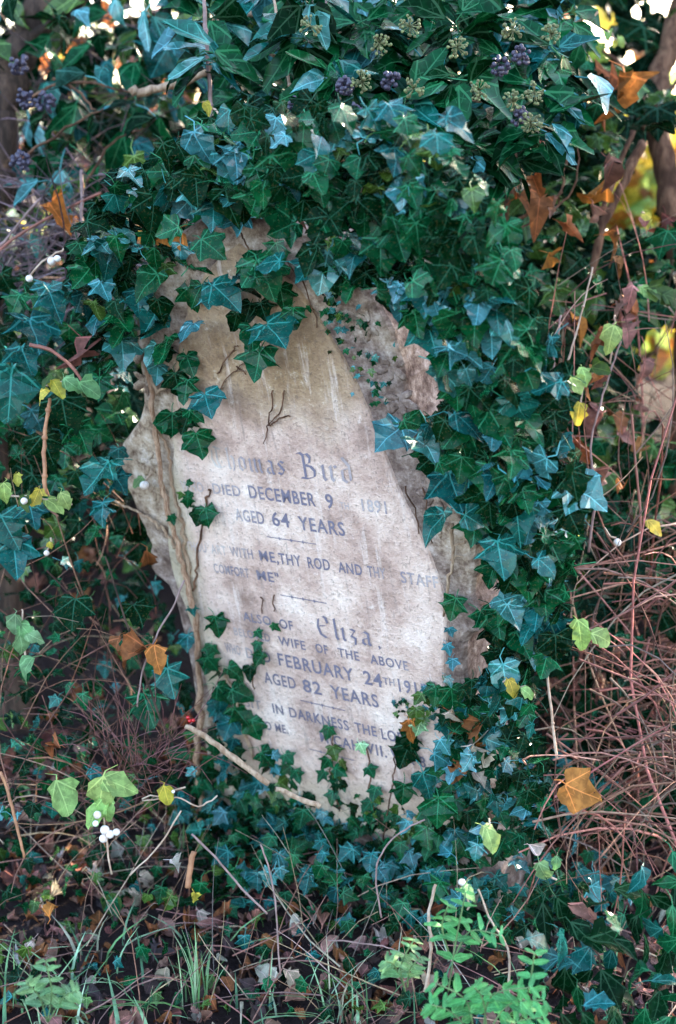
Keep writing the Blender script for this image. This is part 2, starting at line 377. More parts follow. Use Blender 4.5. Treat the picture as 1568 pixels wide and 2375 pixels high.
def mass_mesh(LL, name, mat, parent=None):
    mb = MB()
    for L in LL:
        V, Fc, UV, _ = TPL[L['kind']][L['i'] % len(TPL[L['kind']])]
        M = np.array(L['M']); mb.add(V @ M[:3, :3].T + M[:3, 3], Fc, UV, L['tone'])
    return mb.build(name, mat, parent)
def inpoly(x, y, P):
    c = False; j = len(P) - 1
    for i in range(len(P)):
        xi, yi = P[i]; xj, yj = P[j]
        if (yi > y) != (yj > y) and x < (xj - xi) * (y - yi) / (yj - yi) + xi: c = not c
        j = i
    return c
def scatter(poly, spacing, r=rnd, tries=14000, holes=()):
    xs = [p[0] for p in poly]; ys = [p[1] for p in poly]; out = []; grid = {}
    for _ in range(tries):
        x, y = r.uniform(min(xs), max(xs)), r.uniform(min(ys), max(ys))
        if not inpoly(x, y, poly): continue
        if any((x - hx) ** 2 + (y - hy) ** 2 < (hr * r.uniform(.8, 1.15)) ** 2 for hx, hy, hr in holes): continue
        g = (int(x // spacing), int(y // spacing)); ok = True
        for a in (-1, 0, 1):
            for b in (-1, 0, 1):
                for q in grid.get((g[0] + a, g[1] + b), ()):
                    if (q[0] - x) ** 2 + (q[1] - y) ** 2 < spacing ** 2: ok = False
        if ok: grid.setdefault(g, []).append((x, y)); out.append((x, y))
    return out
# ================================================================ ground
xs = sorted(set([-400, -150, -60, -25, -12, -7] + [round(-4 + .08 * i, 3) for i in range(101)] + [7, 12, 25, 60, 150, 400]))
ys = sorted(set([-400, -150, -60, -25, -10, -4, -1] + [round(0 + .08 * i, 3) for i in range(100)] + [9, 10, 12, 25, 60, 150, 400]))
mb = MB(); V = [(x, y, gh(x, y)) for y in ys for x in xs]; nx = len(xs)
mb.add(V, [(j * nx + i, j * nx + i + 1, (j + 1) * nx + i + 1, (j + 1) * nx + i) for j in range(len(ys) - 1) for i in range(nx - 1)])
g = mb.build('ground', 'earth'); tag(g, 'dark leaf mould of the churchyard floor and of the bank added behind', 'ground', kind='structure')
# ================================================================ headstone
half = [(.336, .82), (.330, .62), (.318, .30), (.312, .15), (.314, .06), (.324, .015), (.350, -.002), (.360, -.025), (.352, -.048), (.346, -.07), (.354, -.10), (.366, -.155), (.378, -.20), (.381, -.235), (.368, -.262), (.338, -.292),
        (.300, -.330), (.280, -.375), (.272, -.43), (.268, -.475), (.256, -.525), (.228, -.578), (.180, -.626), (.112, -.668), (.050, -.690), (0, -.70)]
def outline(h, k=3):
    P = catmull([Vector((a, b, 0)) for a, b in h], k)
    Rt = [(p.x, p.y) for p in P]; return Rt + [(-x, y) for x, y in Rt[-2::-1]]
def inset(P, d):
    n_ = len(P); out = []
    for i in range(n_):
        a, b = P[(i - 1) % n_], P[(i + 1) % n_]; tx, ty = b[0] - a[0], b[1] - a[1]; l = math.hypot(tx, ty) or 1
        out.append((P[i][0] + (-ty / l) * -d * -1, P[i][1] + (tx / l) * d * -1)) if False else out.append((P[i][0] + ty / l * d, P[i][1] - tx / l * d))
    return out
stone_base = sp(0, .55, -.05)
gs = empty('gravestone', stone_base)
gs.rotation_euler = Matrix((SU, -SV, SN)).transposed().to_euler()
tag(gs, 'weathered pale stone headstone with faded black inscription, leaning under ivy', 'gravestone')
def to_local(u, v, z): return (u, .55 - v, z + .05)
def prism(P, z0, z1, bev, name, mat, jitter=.0, back=True):
    """slab with a chamfered front arris; the front is filled as one face"""
    n_ = len(P); r = random.Random(5)
    P = [(x + r.gauss(0, jitter), y + r.gauss(0, jitter)) for x, y in P]
    # orientation check so that inset goes inwards
    ar = sum(P[i][0] * P[(i + 1) % n_][1] - P[(i + 1) % n_][0] * P[i][1] for i in range(n_))
    s_ = 1 if ar < 0 else -1
    I1 = inset(P, bev * s_); I0 = inset(P, bev * .35 * s_)
    rings = [[to_local(x, y, z0) for x, y in P], [to_local(x, y, z1 - bev) for x, y in P], [to_local(x, y, z1 - bev * .35) for x, y in I0], [to_local(x, y, z1) for x, y in I1]]
    V = [p for r_ in rings for p in r_]; Fc = []
    for k_ in range(3):
        for i in range(n_):
            a, b = k_ * n_ + i, k_ * n_ + (i + 1) % n_; Fc.append((a, b, b + n_, a + n_) if s_ > 0 else (b, a, a + n_, b + n_))
    top = tuple(range(3 * n_, 4 * n_)); Fc.append(top if s_ > 0 else top[::-1])
    bot = tuple(range(0, n_)); Fc.append(bot[::-1] if s_ > 0 else bot)
    mb = MB(); mb.add(V, Fc); o = mb.build(name, mat, gs, origin=(0, 0, 0), smooth=False)
    me = o.data
    import bmesh
    bm = bmesh.new(); bm.from_mesh(me); bmesh.ops.recalc_face_normals(bm, faces=bm.faces); bm.to_mesh(me); bm.free()
    return o
prism(outline(half), -.115, 0, .012, 'slab', 'stone_border', .0012)
panel = [(.262, .47), (.272, .30), (.276, .10), (.298, -.03), (.286, -.11), (.258, -.196), (.230, -.277), (.210, -.357), (.188, -.42), (.160, -.483), (.110, -.565), (.055, -.615), (0, -.645)]
prism(outline(panel), -.02, .006, .006, 'inscribed_panel', 'stone_panel', .0008)
# ribbed arch moulding round the head of the panel and its carved leaf crockets
mb = MB(); P = outline(panel); arc = [p for p in P if p[1] < -.05]
I = inset(P, .020); 
ring = [q for q, p in zip([(x * 1.07, y * 1.025 - .004) for x, y in P], P) if p[1] < -.10]
for k_ in range(2):
    s_ = 1 if k_ == 0 else -1
    for q, (u, v, sc_) in enumerate([(.262, -.40, .055), (.255, -.455, .05), (.300, -.245, .05), (.30, -.19, .035), (.225, -.52, .045)]):
        mb = MB(); V = []; Fc = []
        for a in range(5):
            an = R(-30 + a * 55 + q * 20); l_ = sc_ * (.55 + .15 * (a % 2))
            c = Vector((u + math.cos(an) * l_ * .5, v + math.sin(an) * l_ * .5, 0))
            Vs, Fs = sphere_vf((0, 0, 0), 1, 7, 4)
            ca, sa = math.cos(an), math.sin(an)
            mb.add([to_local(s_ * (c.x + ca * x * l_ * .5 - sa * y * l_ * .22), c.y + sa * x * l_ * .5 + ca * y * l_ * .22, z * .003) for x, y, z in Vs], Fs)
        mb.build('carved_leaf', 'stone_border', gs, origin=(0, 0, 0))
# ---------------------------------------------------------------- inscription
ZL = .0069
def font_mesh(txt):
    c = bpy.data.curves.new('lettering', 'FONT'); c.body = txt; c.offset = .016; c.resolution_u = 3; c.space_character = 1.12
    o = bpy.data.objects.new('lettering', c); COL.objects.link(o)
    dg = bpy.context.evaluated_depsgraph_get(); me = bpy.data.meshes.new_from_object(o.evaluated_get(dg))
    V = np.array([v.co[:] for v in me.vertices]); Fc = [tuple(p.vertices) for p in me.polygons]
    bpy.data.objects.remove(o); bpy.data.curves.remove(c); bpy.data.meshes.remove(me); return V, Fc
CAPH = font_mesh('H')[0][:, 1].max()
A1 = lambda x, y: (407.7 + .44 * x, 1003.5 + .44 * y)      # two enlarged views used for reading the letters
A2 = lambda x, y: (407.7 + .44 * x, 1379.8 + .44 * y)
class Line:
    def __init__(s): s.V = []; s.F = []; s.fd = []; s.n = 0
    def put(s, V, Fc, fades):
        s.V += V; s.F += [tuple(i + s.n for i in f) for f in Fc]; s.fd += fades; s.n = len(s.V)
    def word(s, txt, a, b, cap, fade):
        """a, b = baseline ends in the photograph, cap = capital height; fade = wear from the first to the last letter, 0 sharp, 1 gone"""
        ua, va = stone_uv(*a, ZL); ub, vb = stone_uv(*b, ZL)
        V, Fc = font_mesh(txt); wd = V[:, 0].max() - V[:, 0].min(); x0 = V[:, 0].min()
        hh = cap / CAPH; out = []; fd = []
        for x, y, _ in V:
            q = (x - x0) / wd; out.append(to_local(ua + (ub - ua) * q, va + (vb - va) * q - y * hh, ZL))
            k_ = q * (len(fade) - 1); i = min(int(k_), len(fade) - 2) if len(fade) > 1 else 0
            fd.append(fade[0] if len(fade) == 1 else fade[i] * (1 - (k_ - i)) + fade[i + 1] * (k_ - i))
        s.put(out, Fc, fd); s.flush()
    def nib(s, strokes, a, b, x0, x1, cap, fade, nibv=(.055, .036)):
        """broad-nib black letter: every stroke is swept by a slanted nib"""
        ua, va = stone_uv(*a, ZL); ub, vb = stone_uv(*b, ZL); V = []; Fc = []; fd = []; lift = 0
        for st in strokes:
            for i in range(len(st) - 1):
                (xa, ya), (xb, yb) = st[i], st[i + 1]; n_ = len(V); lift += 1
                Q = [(xa - nibv[0], ya - nibv[1]), (xa + nibv[0], ya + nibv[1]), (xb + nibv[0], yb + nibv[1]), (xb - nibv[0], yb - nibv[1])]
                for x, y in Q:
                    q = (x - x0) / (x1 - x0); V.append(to_local(ua + (ub - ua) * q, va + (vb - va) * q - y * cap, ZL + .00002 * (lift % 40)))
                    fd.append(fade(q))
                Fc.append((n_, n_ + 1, n_ + 2, n_ + 3))
        s.put(V, Fc, fd); s.flush()
    def flush(s):
        Line.make(s, 'inscription_word'); s.V = []; s.F = []; s.fd = []; s.n = 0
    def build(s, name='inscription_word'):
        if s.V: s.make(name)
    def make(s, name):
        me = bpy.data.meshes.new(name); me.from_pydata(s.V, [], s.F)
        fa_ = me.attributes.new('fade', 'FLOAT', 'POINT'); fa_.data.foreach_set('value', s.fd)
        me.materials.append(MATS['letter_lead'])
        o = bpy.data.objects.new(name, me); COL.objects.link(o); o.parent = gs; return o
def shift(st, dx): return [[(x + dx, y) for x, y in s_] for s_ in st]
stem = lambda x, h=.62: [[(x - .07, h - .10), (x, h), (x, .10), (x + .08, 0)]]
BL = {'i': (stem(.1) + [[(.07, .82), (.13, .86)]], .28),
      'h': ([[(.02, .95), (.1, .98), (.1, .08), (.17, 0)], [(.1, .52), (.28, .64), (.40, .52), (.40, .12), (.32, -.06)]], .56),
      'o': ([[(.22, .64), (.1, .52), (.1, .12), (.24, 0)], [(.22, .64), (.40, .50), (.40, .12), (.24, 0)]], .56),
      'm': (stem(.1) + stem(.38) + stem(.66) + [[(.1, .5), (.36, .64)], [(.38, .5), (.64, .64)]], .88),
      'a': ([[(.08, .50), (.22, .62), (.38, .54), (.38, .10), (.46, 0)], [(.38, .34), (.12, .26), (.10, .08), (.22, 0), (.38, .12)]], .56),
      's': ([[(.42, .56), (.26, .64), (.12, .52), (.40, .22), (.26, .02), (.06, .10)], [(.12, .20), (.42, .46)]], .54),
      'r': (stem(.1) + [[(.1, .5), (.26, .62), (.34, .55)]], .42),
      'd': ([[(.16, .98), (.42, .66), (.42, .10), (.28, 0), (.1, .10), (.1, .48), (.42, .58)]], .58),
      'l': ([[(.02, .92), (.1, .98), (.1, .10), (.18, 0)]], .28),
      'z': ([[(.06, .56), (.16, .62), (.34, .56), (.14, .30), (.32, .20), (.28, -.10), (.08, -.20)]], .50),
      'n': (stem(.1) + stem(.38) + [[(.1, .5), (.36, .64)]], .60),
      'T': ([[(.05, .86), (.25, .98), (.62, .88), (.80, .98)], [(.40, .92), (.36, .3), (.5, 0), (.8, .12)], [(.12, .8), (.06, .4), (.2, .1), (.45, .0)]], .86),
      'B': ([[(.02, .98), (.16, 1.02), (.28, .94), (.28, .04)], [(.08, .02), (.36, .0), (.66, .10), (.70, .34), (.56, .50), (.30, .54)], [(.28, .94), (.46, 1.0), (.58, .86), (.52, .64), (.32, .54)]], .92),
      'E': ([[(.60, .90), (.44, 1.0), (.20, .84), (.12, .48), (.22, .12), (.46, -.02), (.70, .12)], [(.18, .50), (.50, .56)], [(.56, .92), (.62, .70)]], .80)}
def black(txt):
    out = []; x = 0
    for ch in txt:
        if ch == ' ': x += .42; continue
        st, wd = BL[ch]; out += shift(st, x); x += wd + .06
    return out, x
def dash(a, b, fade=.15):
    L = Line(); ua, va = stone_uv(*a, ZL); ub, vb = stone_uv(*b, ZL); V = []; Fc = []
    def quad(q0, q1, hw):
        n_ = len(V)
        for q, s_ in ((q0, -1), (q1, -1), (q1, 1), (q0, 1)): V.append(to_local(ua + (ub - ua) * q, va + (vb - va) * q + s_ * hw, ZL + .00003 * (len(V) // 4)))
        Fc.append((n_, n_ + 1, n_ + 2, n_ + 3))
    quad(0, 1, .0009)
    for q in (.26, .5, .74):
        n_ = len(V)
        for dq, dv in ((-.03, 0), (0, -.0036), (.03, 0), (0, .0036)): V.append(to_local(ua + (ub - ua) * (q + dq), va + (vb - va) * q + dv, ZL + .0003))
        Fc.append((n_, n_ + 1, n_ + 2, n_ + 3))
    L.put(V, Fc, [fade] * len(V)); L.build('inscription_rule')
CM = .001
L = Line(); st, wd = black('Thomas'); L.nib(st, A1(195, 180), A1(595, 228), 0, wd, .040, lambda q: .95 - .8 * max(0, q - .25) / .75)
st, wd = black('Bird'); L.nib(st, A1(655, 238), A1(955, 268), 0, wd, .045, lambda q: .05 + .85 * max(0, q) ** 1.3); L.build()
L = Line(); L.word('WHO', A1(30, 300), A1(150, 315), .019, [.95, .85]); L.word('DIED', A1(200, 320), A1(345, 337), .020, [.75, .55])
L.word('DECEMBER', A1(390, 343), A1(740, 389), .024, [.5, .35, .2, 0, 0, .1]); L.word('9', A1(795, 396), A1(835, 401), .026, [.15]); L.word('TH', A1(868, 400), A1(915, 405), .012, [.75])
L.word('1891', A1(985, 412), A1(1115, 428), .022, [.75, .65]); L.build()
L = Line(); L.word('AGED', A1(318, 460), A1(470, 484), .023, [.75, .65, .4, .15]); L.word('64', A1(512, 488), A1(604, 500), .026, [.05, .2]); L.word('YEARS', A1(652, 510), A1(895, 545), .025, [.2, .35, .1, .2]); L.build()
dash(A1(480, 548), A1(740, 588), .35)
L = Line(); L.word('THOU', A1(60, 617), A1(165, 632), .018, [1, .95]); L.word('ART', A1(190, 635), A1(270, 647), .018, [.95, .9]); L.word('WITH', A1(290, 649), A1(410, 667), .019, [.65, .5])
L.word('ME,', A1(445, 672), A1(545, 688), .020, [.4, .05, .2]); L.word('THY', A1(548, 690), A1(665, 706), .021, [.15, .1, .25]); L.word('ROD', A1(700, 712), A1(816, 727), .021, [.05, .1]); L.word('AND', A1(860, 735), A1(985, 753), .020, [.2, .4, .3])
L.word('THY', A1(1015, 757), A1(1110, 772), .020, [.4, .65]); L.word('STAFF', A1(1190, 790), A1(1388, 822), .021, [.6, .7, .9]); L.build()
L = Line(); L.word('COMFORT', A1(205, 735), A1(390, 766), .018, [.75, .5, .65]); L.word('ME"', A1(432, 774), A1(548, 793), .019, [.5, .15, .1]); L.build()
dash(A1(550, 855), A1(795, 900))
L = Line(); L.word('ALSO', A2(358, 134), A2(505, 162), .018, [.45, .4, .3]); L.word('OF', A2(550, 174), A2(622, 188), .019, [.2, .05])
st, wd = black('Eliza'); L.nib(st, A2(745, 214), A2(1050, 272), 0, wd, .042, lambda q: .02 + .12 * q); L.word(',', A2(1068, 278), A2(1080, 281), .020, [.3]); L.build()
L = Line(); L.word('BELOVED', A2(310, 210), A2(500, 248), .016, [.8, .6, .4]); L.word('WIFE', A2(545, 262), A2(687, 291), .018, [.25, .05]); L.word('OF', A2(740, 301), A2(805, 314), .018, [.05]); L.word('THE', A2(858, 325), A2(970, 348), .018, [.1, 0])
L.word('ABOVE', A2(1028, 360), A2(1228, 400), .018, [.05, .1, .3, .55]); L.build()
L = Line(); L.word('WHO', A2(265, 300), A2(345, 318), .020, [.7, .6]); L.word('DIED', A2(375, 330), A2(503, 360), .022, [.6, .3, .05]); L.word('FEBRUARY', A2(545, 370), A2(942, 456), .026, [.05, 0, .1, .1]); L.word('24', A2(995, 468), A2(1092, 488), .027, [0, .05]); L.word('TH', A2(1096, 470), A2(1155, 482), .014, [.3, .5])
L.word('1915', A2(1178, 508), A2(1328, 538), .025, [.15, .2, .6]); L.build()
L = Line(); L.word('AGED', A2(470, 461), A2(637, 497), .024, [.3, .1, 0]); L.word('82', A2(675, 508), A2(772, 528), .026, [.05]); L.word('YEARS', A2(822, 540), A2(1072, 595), .026, [.1, .05]); L.build()
dash(A2(655, 555), A2(893, 610))
L = Line(); L.word('I SIT', A2(330, 578), A2(455, 606), .019, [.8, .6]); L.word('IN', A2(515, 620), A2(570, 633), .020, [.05]); L.word('DARKNESS', A2(603, 642), A2(915, 716), .021, [.05, .1]); L.word('THE', A2(948, 722), A2(1062, 748), .021, [.05]); L.word('LORD', A2(1088, 758), A2(1255, 796), .022, [.05, .1]); L.build()
L = Line(); L.word('A LIGHT', A2(280, 665), A2(420, 696), .017, [.8]); L.word('TO ME.', A2(445, 701), A2(595, 733), .018, [.3, .1]); L.word('MICAH', A2(765, 772), A2(972, 826), .022, [.1, 0]); L.word('VII.', A2(1005, 832), A2(1115, 858), .023, [.1]); L.word('VER 8', A2(1138, 868), A2(1320, 912), .022, [.15]); L.build()
dash(A2(705, 812), A2(940, 873))
# ================================================================ ivy on the headstone
rnd.seed(101)
def stalk(mb, pxpts, off, width, tint=(1, 1, 1), k=5, sides=6, wob=.002, depth=None):
    """stem drawn through picture points, lying on the stone (off) or at a depth"""
    P = []
    for i, q in enumerate(pxpts):
        o_ = off[i] if hasattr(off, '__len__') else off
        P.append(on_stone(q[0], q[1], o_) if depth is None else at(q[0], q[1], depth[i] if hasattr(depth, '__len__') else depth))
    P = wobble(catmull(P, k), wob); n_ = len(P); d = (P[0] - CAM).dot(FW)
    if hasattr(width, '__len__'): ra = [pxs(width[0] + (width[1] - width[0]) * i / (n_ - 1), d) / 2 for i in range(n_)]
    else: ra = [pxs(width, d) / 2] * n_
    ra = [r_ * rnd.uniform(.88, 1.14) for r_ in ra]
    mb.tube(P, ra, sides, tint)
def one_stalk(root, name, *a, mat='bark_pale', **k):
    mb = MB(); stalk(mb, *a, **k); return mb.build(name, mat, root)
ivy = empty('ivy_plant', sp(-.26, .60, .02))
tag(ivy, 'glossy dark green ivy smothering the head and edges of the gravestone', 'ivy')
one_stalk(ivy, 'stem', [(316, 795), (340, 850), (356, 960), (370, 1080), (384, 1160), (405, 1240), (425, 1330), (446, 1400), (456, 1480), (462, 1560), (464, 1660), (460, 1760), (470, 1900)], .018, (11, 18), k=5, sides=8, mat='ivy_bark')
one_stalk(ivy, 'stem', [(370, 1000), (387, 1050), (398, 1110), (408, 1166), (420, 1205), (432, 1290), (446, 1400)], .010, (7, 11))
one_stalk(ivy, 'stem', [(345, 860), (365, 905), (400, 880)], .016, (12, 8))
one_stalk(ivy, 'stem', [(262, 1160), (300, 1178), (343, 1200), (382, 1236), (405, 1270)], [-.01, .004, .012, .012, .012], (5, 9))
one_stalk(ivy, 'stem', [(483, 1130), (480, 1160), (474, 1195), (462, 1250), (456, 1310), (452, 1370)], .010, (5, 6), mat='bark_red')
one_stalk(ivy, 'stem', [(1045, 1215), (1052, 1272), (1042, 1340), (1030, 1430)], .012, (9, 7))
one_stalk(ivy, 'stem', [(1052, 1272), (1088, 1256), (1110, 1250)], .012, (5, 3)); one_stalk(ivy, 'stem', [(1046, 1300), (1070, 1288)], .012, (4, 3))
one_stalk(ivy, 'stem', [(480, 1500), (500, 1545), (545, 1600), (560, 1680), (590, 1760)], .012, (6, 8))
one_stalk(ivy, 'stem', [(765, 1690), (775, 1740), (765, 1800), (790, 1880)], .012, 4, mat='bark_red'); one_stalk(ivy, 'stem', [(840, 1720), (858, 1780), (860, 1850), (885, 1920)], .012, 4, mat='bark_red')
one_stalk(ivy, 'stem', [(918, 1740), (912, 1800), (902, 1860), (890, 1960), (898, 2080)], .02, (3.5, 5), mat='bark_red')
one_stalk(ivy, 'stem', [(600, 1480), (588, 1540), (590, 1600)], .012, 3.5, mat='bark_red')
for P in ([(657, 903), (651, 950), (623, 987), (612, 1029)], [(632, 905), (628, 950), (622, 988)], [(503, 869), (530, 830), (553, 799)], [(508, 905), (530, 870), (562, 845)], [(625, 985), (640, 975), (672, 962)], [(560, 540), (575, 575), (600, 610)], [(640, 560), (655, 600), (700, 650), (740, 760)], [(548, 850), (572, 868)],
          [(520, 700), (560, 730), (590, 800)], [(980, 1130), (990, 1200), (1000, 1260)], [(940, 1130), (960, 1180), (970, 1240)], [(610, 1385), (606, 1420)], [(636, 1380), (634, 1420)]):
    one_stalk(ivy, 'dead_tendril', P, .010, (4, 3), mat='bark_red', sides=4, k=4, wob=.0015)
leaves = []
def put(kind, px, py, size, tone, off=None, d=None, tip=None, hero=False, **k):
    if d is None: d = stone_depth(px, py) - (off if off is not None else .04)
    if kind.startswith('ivy'): size *= .80
    leaves.append(leaf_at(kind, at(px, py, d), pxs(size, d), tone if isinstance(tone, tuple) else jit(TONE[tone], .2), tipang=tip, hero=hero, **k))
# leaves that can be told apart one by one: x, y, length, tip direction, tone
HERO = [(470, 318, 80, 0, 'b'), (535, 385, 105, 10, 'p'), (660, 395, 125, 40, 'g'), (735, 380, 90, -10, 'b'), (915, 265, 95, 20, 'b'), (1065, 290, 100, 30, 'b'), (940, 450, 100, 0, 'p'), (625, 330, 70, 10, 'p'),
        (455, 430, 120, 0, 'd'), (530, 470, 110, 20, 'd'), (380, 425, 90, -30, 'b'), (335, 480, 75, 0, 'p'), (495, 495, 95, 0, 'b'), (440, 470, 70, 10, 'b'), (645, 505, 95, -10, 'b'), (745, 450, 80, 0, 'g'), (845, 515, 110, 0, 'g'), (775, 520, 90, 60, 'g'),
        (925, 560, 105, 20, 'b'), (1005, 500, 100, 60, 'b'), (1060, 580, 120, 30, 'd'), (825, 590, 100, 0, 'b'), (750, 625, 115, -10, 'p'), (615, 640, 115, 10, 'g'), (905, 678, 85, 0, 'p'), (815, 665, 85, 0, 'g'), (985, 690, 105, 10, 'b'), (1060, 680, 100, 10, 'g'),
        (520, 685, 105, 25, 'b'), (445, 690, 75, 0, 'b'), (435, 765, 78, 15, 'p'), (350, 745, 95, -20, 'b'), (320, 700, 80, 0, 'b'), (285, 680, 70, 20, 'p'), (285, 810, 90, 0, 'p'), (240, 575, 80, 0, 'p'), (545, 745, 60, 0, 'd'), (610, 720, 60, 10, 'd'), (575, 725, 65, -20, 'd'),
        (635, 770, 115, 15, 'b'), (585, 780, 80, -10, 'g'), (598, 840, 100, 0, 'g'), (655, 690, 70, 20, 'g'), (680, 735, 60, 0, 'b'), (480, 935, 85, 10, 'b'), (365, 865, 60, -20, 'p'), (410, 890, 70, 10, 'd'), (430, 905, 70, 0, 'g'), (440, 845, 65, 20, 'g'), (385, 820, 60, 0, 'd'), (400, 985, 75, 0, 'g'), (430, 980, 60, -20, 'd'), (462, 1030, 75, 10, 'g'), (375, 985, 50, 0, 'g'), (455, 965, 55, 30, 'b'),
        (480, 1198, 55, 20, 'g'), (435, 1165, 38, 0, 'g'), (462, 1200, 45, -20, 'd'), (400, 1205, 30, 0, 'g'), (275, 1055, 45, 0, 'b'),
        (1000, 780, 110, 20, 'b'), (1075, 820, 115, 30, 'p'), (1045, 880, 125, 20, 'p'), (965, 745, 85, 0, 'g'), (1130, 700, 110, 10, 'b'), (1165, 660, 100, 30, 'g'), (1140, 780, 110, 0, 'p'), (1215, 845, 150, 35, 'g'), (1180, 760, 90, 20, 'p'),
        (905, 1010, 105, -25, 'p'), (965, 980, 85, 50, 'g'), (985, 1030, 110, 10, 'p'), (1085, 985, 110, 20, 'b'), (1155, 985, 120, 20, 'g'), (1060, 920, 80, 0, 'g'), (1110, 920, 80, 20, 'd'), (1235, 985, 105, 10, 'g'), (1165, 1060, 95, 0, 'd'), (1010, 1085, 80, 0, 'd'), (1055, 1135, 125, 10, 'b'), (1005, 1215, 105, -10, 'b'),
        (1235, 1090, 110, 20, 'p'), (1355, 1145, 130, 50, 'p'), (1200, 1200, 120, 10, 'b'), (1100, 1230, 85, 0, 'g'), (1160, 1290, 110, 0, 'b'), (1225, 1345, 105, 20, 'b'), (1245, 1430, 85, 0, 'b'), (1130, 1110, 90, 0, 'g'), (1185, 1130, 85, 30, 'g'), (1052, 1410, 65, 0, 'b'), (1140, 1330, 75, 0, 'g'), (1190, 1425, 80, 10, 'p'), (1130, 1440, 75, 0, 'g'), (1210, 1490, 90, 20, 'g'), (1265, 1400, 90, 25, 'b'), (1150, 1530, 70, -20, 'd'),
        (505, 1450, 60, 20, 'g'), (545, 1560, 60, 20, 'g'), (520, 1610, 65, 40, 'g'), (500, 1640, 60, 0, 'b'), (560, 1610, 70, 50, 'g'), (580, 1560, 45, 0, 'd'), (600, 1530, 45, -30, 'g'), (600, 1470, 30, 30, 'g'), (640, 1455, 32, 40, 'g'), (595, 1500, 32, -20, 'g'), (560, 1660, 75, 30, 'g'), (590, 1690, 60, 30, 'g'), (530, 1690, 60, -10, 'b'), (480, 1540, 50, 0, 'g'), (435, 1490, 50, 0, 'b'), (447, 1415, 35, 0, 'b'),
        (760, 1700, 40, 0, 'g'), (775, 1745, 45, 20, 'o'), (755, 1770, 40, -20, 'g'), (790, 1790, 42, 20, 'g'), (770, 1850, 42, 0, 'g'), (745, 1800, 38, -30, 'g'), (840, 1735, 36, 0, 'lg'), (860, 1790, 40, 30, 'g'), (868, 1840, 42, 0, 'g'), (850, 1870, 40, -20, 'g'), (670, 1760, 40, 30, 'g'), (690, 1800, 40, 10, 'g'), (620, 1760, 60, 40, 'g'),
        (1050, 1620, 70, 0, 'g'), (1085, 1660, 60, 0, 'g'), (970, 1620, 40, -20, 'o'), (1010, 1610, 55, 0, 'g'), (965, 1660, 50, 10, 'o'), (970, 1690, 45, -20, 'lg'), (990, 1820, 80, 10, 'b'), (1015, 1880, 85, 5, 'b'), (935, 1840, 60, 0, 'g'), (1060, 1740, 65, 10, 'g'), (1130, 1600, 60, 0, 'b'), (1110, 1700, 60, 0, 'g'), (940, 1750, 75, -15, 'd'), (950, 1720, 60, 10, 'd'), (1085, 1830, 60, 0, 'b'), (1040, 1690, 55, 0, 'b'),
        (1045, 1465, 34, 0, 'p'), (1040, 1505, 36, 0, 'p'), (1050, 1540, 36, 0, 'p'), (1042, 1580, 34, 0, 'p')]
for x, y, s_, a, tn in HERO:
    big = s_ > 75
    if tn == 'b' and rnd.random() < .3: tn = 'g'
    put(rnd.choice(('ivy', 'ivy', 'ivy_broad', 'ivy_heart')) if s_ > 42 else 'ivy_small', x, y, s_ * 1.08, tn, off=rnd.uniform(.03, .05) + (.05 if big else 0), tip=a + rnd.uniform(-12, 12), hero=True, jr=.22, ub=.55 if tn in 'bp' else .35)
TOP = [(290, 420), (480, 290), (700, 255), (950, 280), (1110, 420), (1190, 560), (1210, 720), (1080, 770), (970, 730), (850, 660), (760, 660), (700, 650), (600, 690), (480, 720), (420, 800), (330, 830), (270, 850), (200, 720), (165, 610), (240, 470)]
TOPH = [(445, 545, 48), (600, 545, 62), (685, 565, 52), (555, 600, 36), (520, 640, 34), (665, 640, 38), (400, 650, 30), (710, 690, 55), (480, 770, 60), (560, 690, 26), (800, 720, 60), (880, 740, 60), (360, 640, 22)]
RB = [(1010, 700), (1200, 690), (1290, 830), (1295, 1000), (1360, 1130), (1300, 1400), (1300, 1500), (1200, 1640), (1160, 1640), (1150, 1480), (1160, 1350), (1160, 1270), (1090, 1200), (1070, 1100), (970, 1040), (1010, 980), (1060, 930), (1020, 830)]
RL = [(1020, 1630), (1080, 1580), (1200, 1560), (1240, 1700), (1270, 1930), (1100, 2020), (990, 1990), (985, 1890), (1015, 1770), (1035, 1690)]
BT = [(485, 1500), (510, 1530), (530, 1670), (590, 1840), (700, 1900), (860, 1965), (1000, 1965), (1000, 2060), (700, 2060), (480, 1930), (450, 1800), (490, 1760), (500, 1640)]
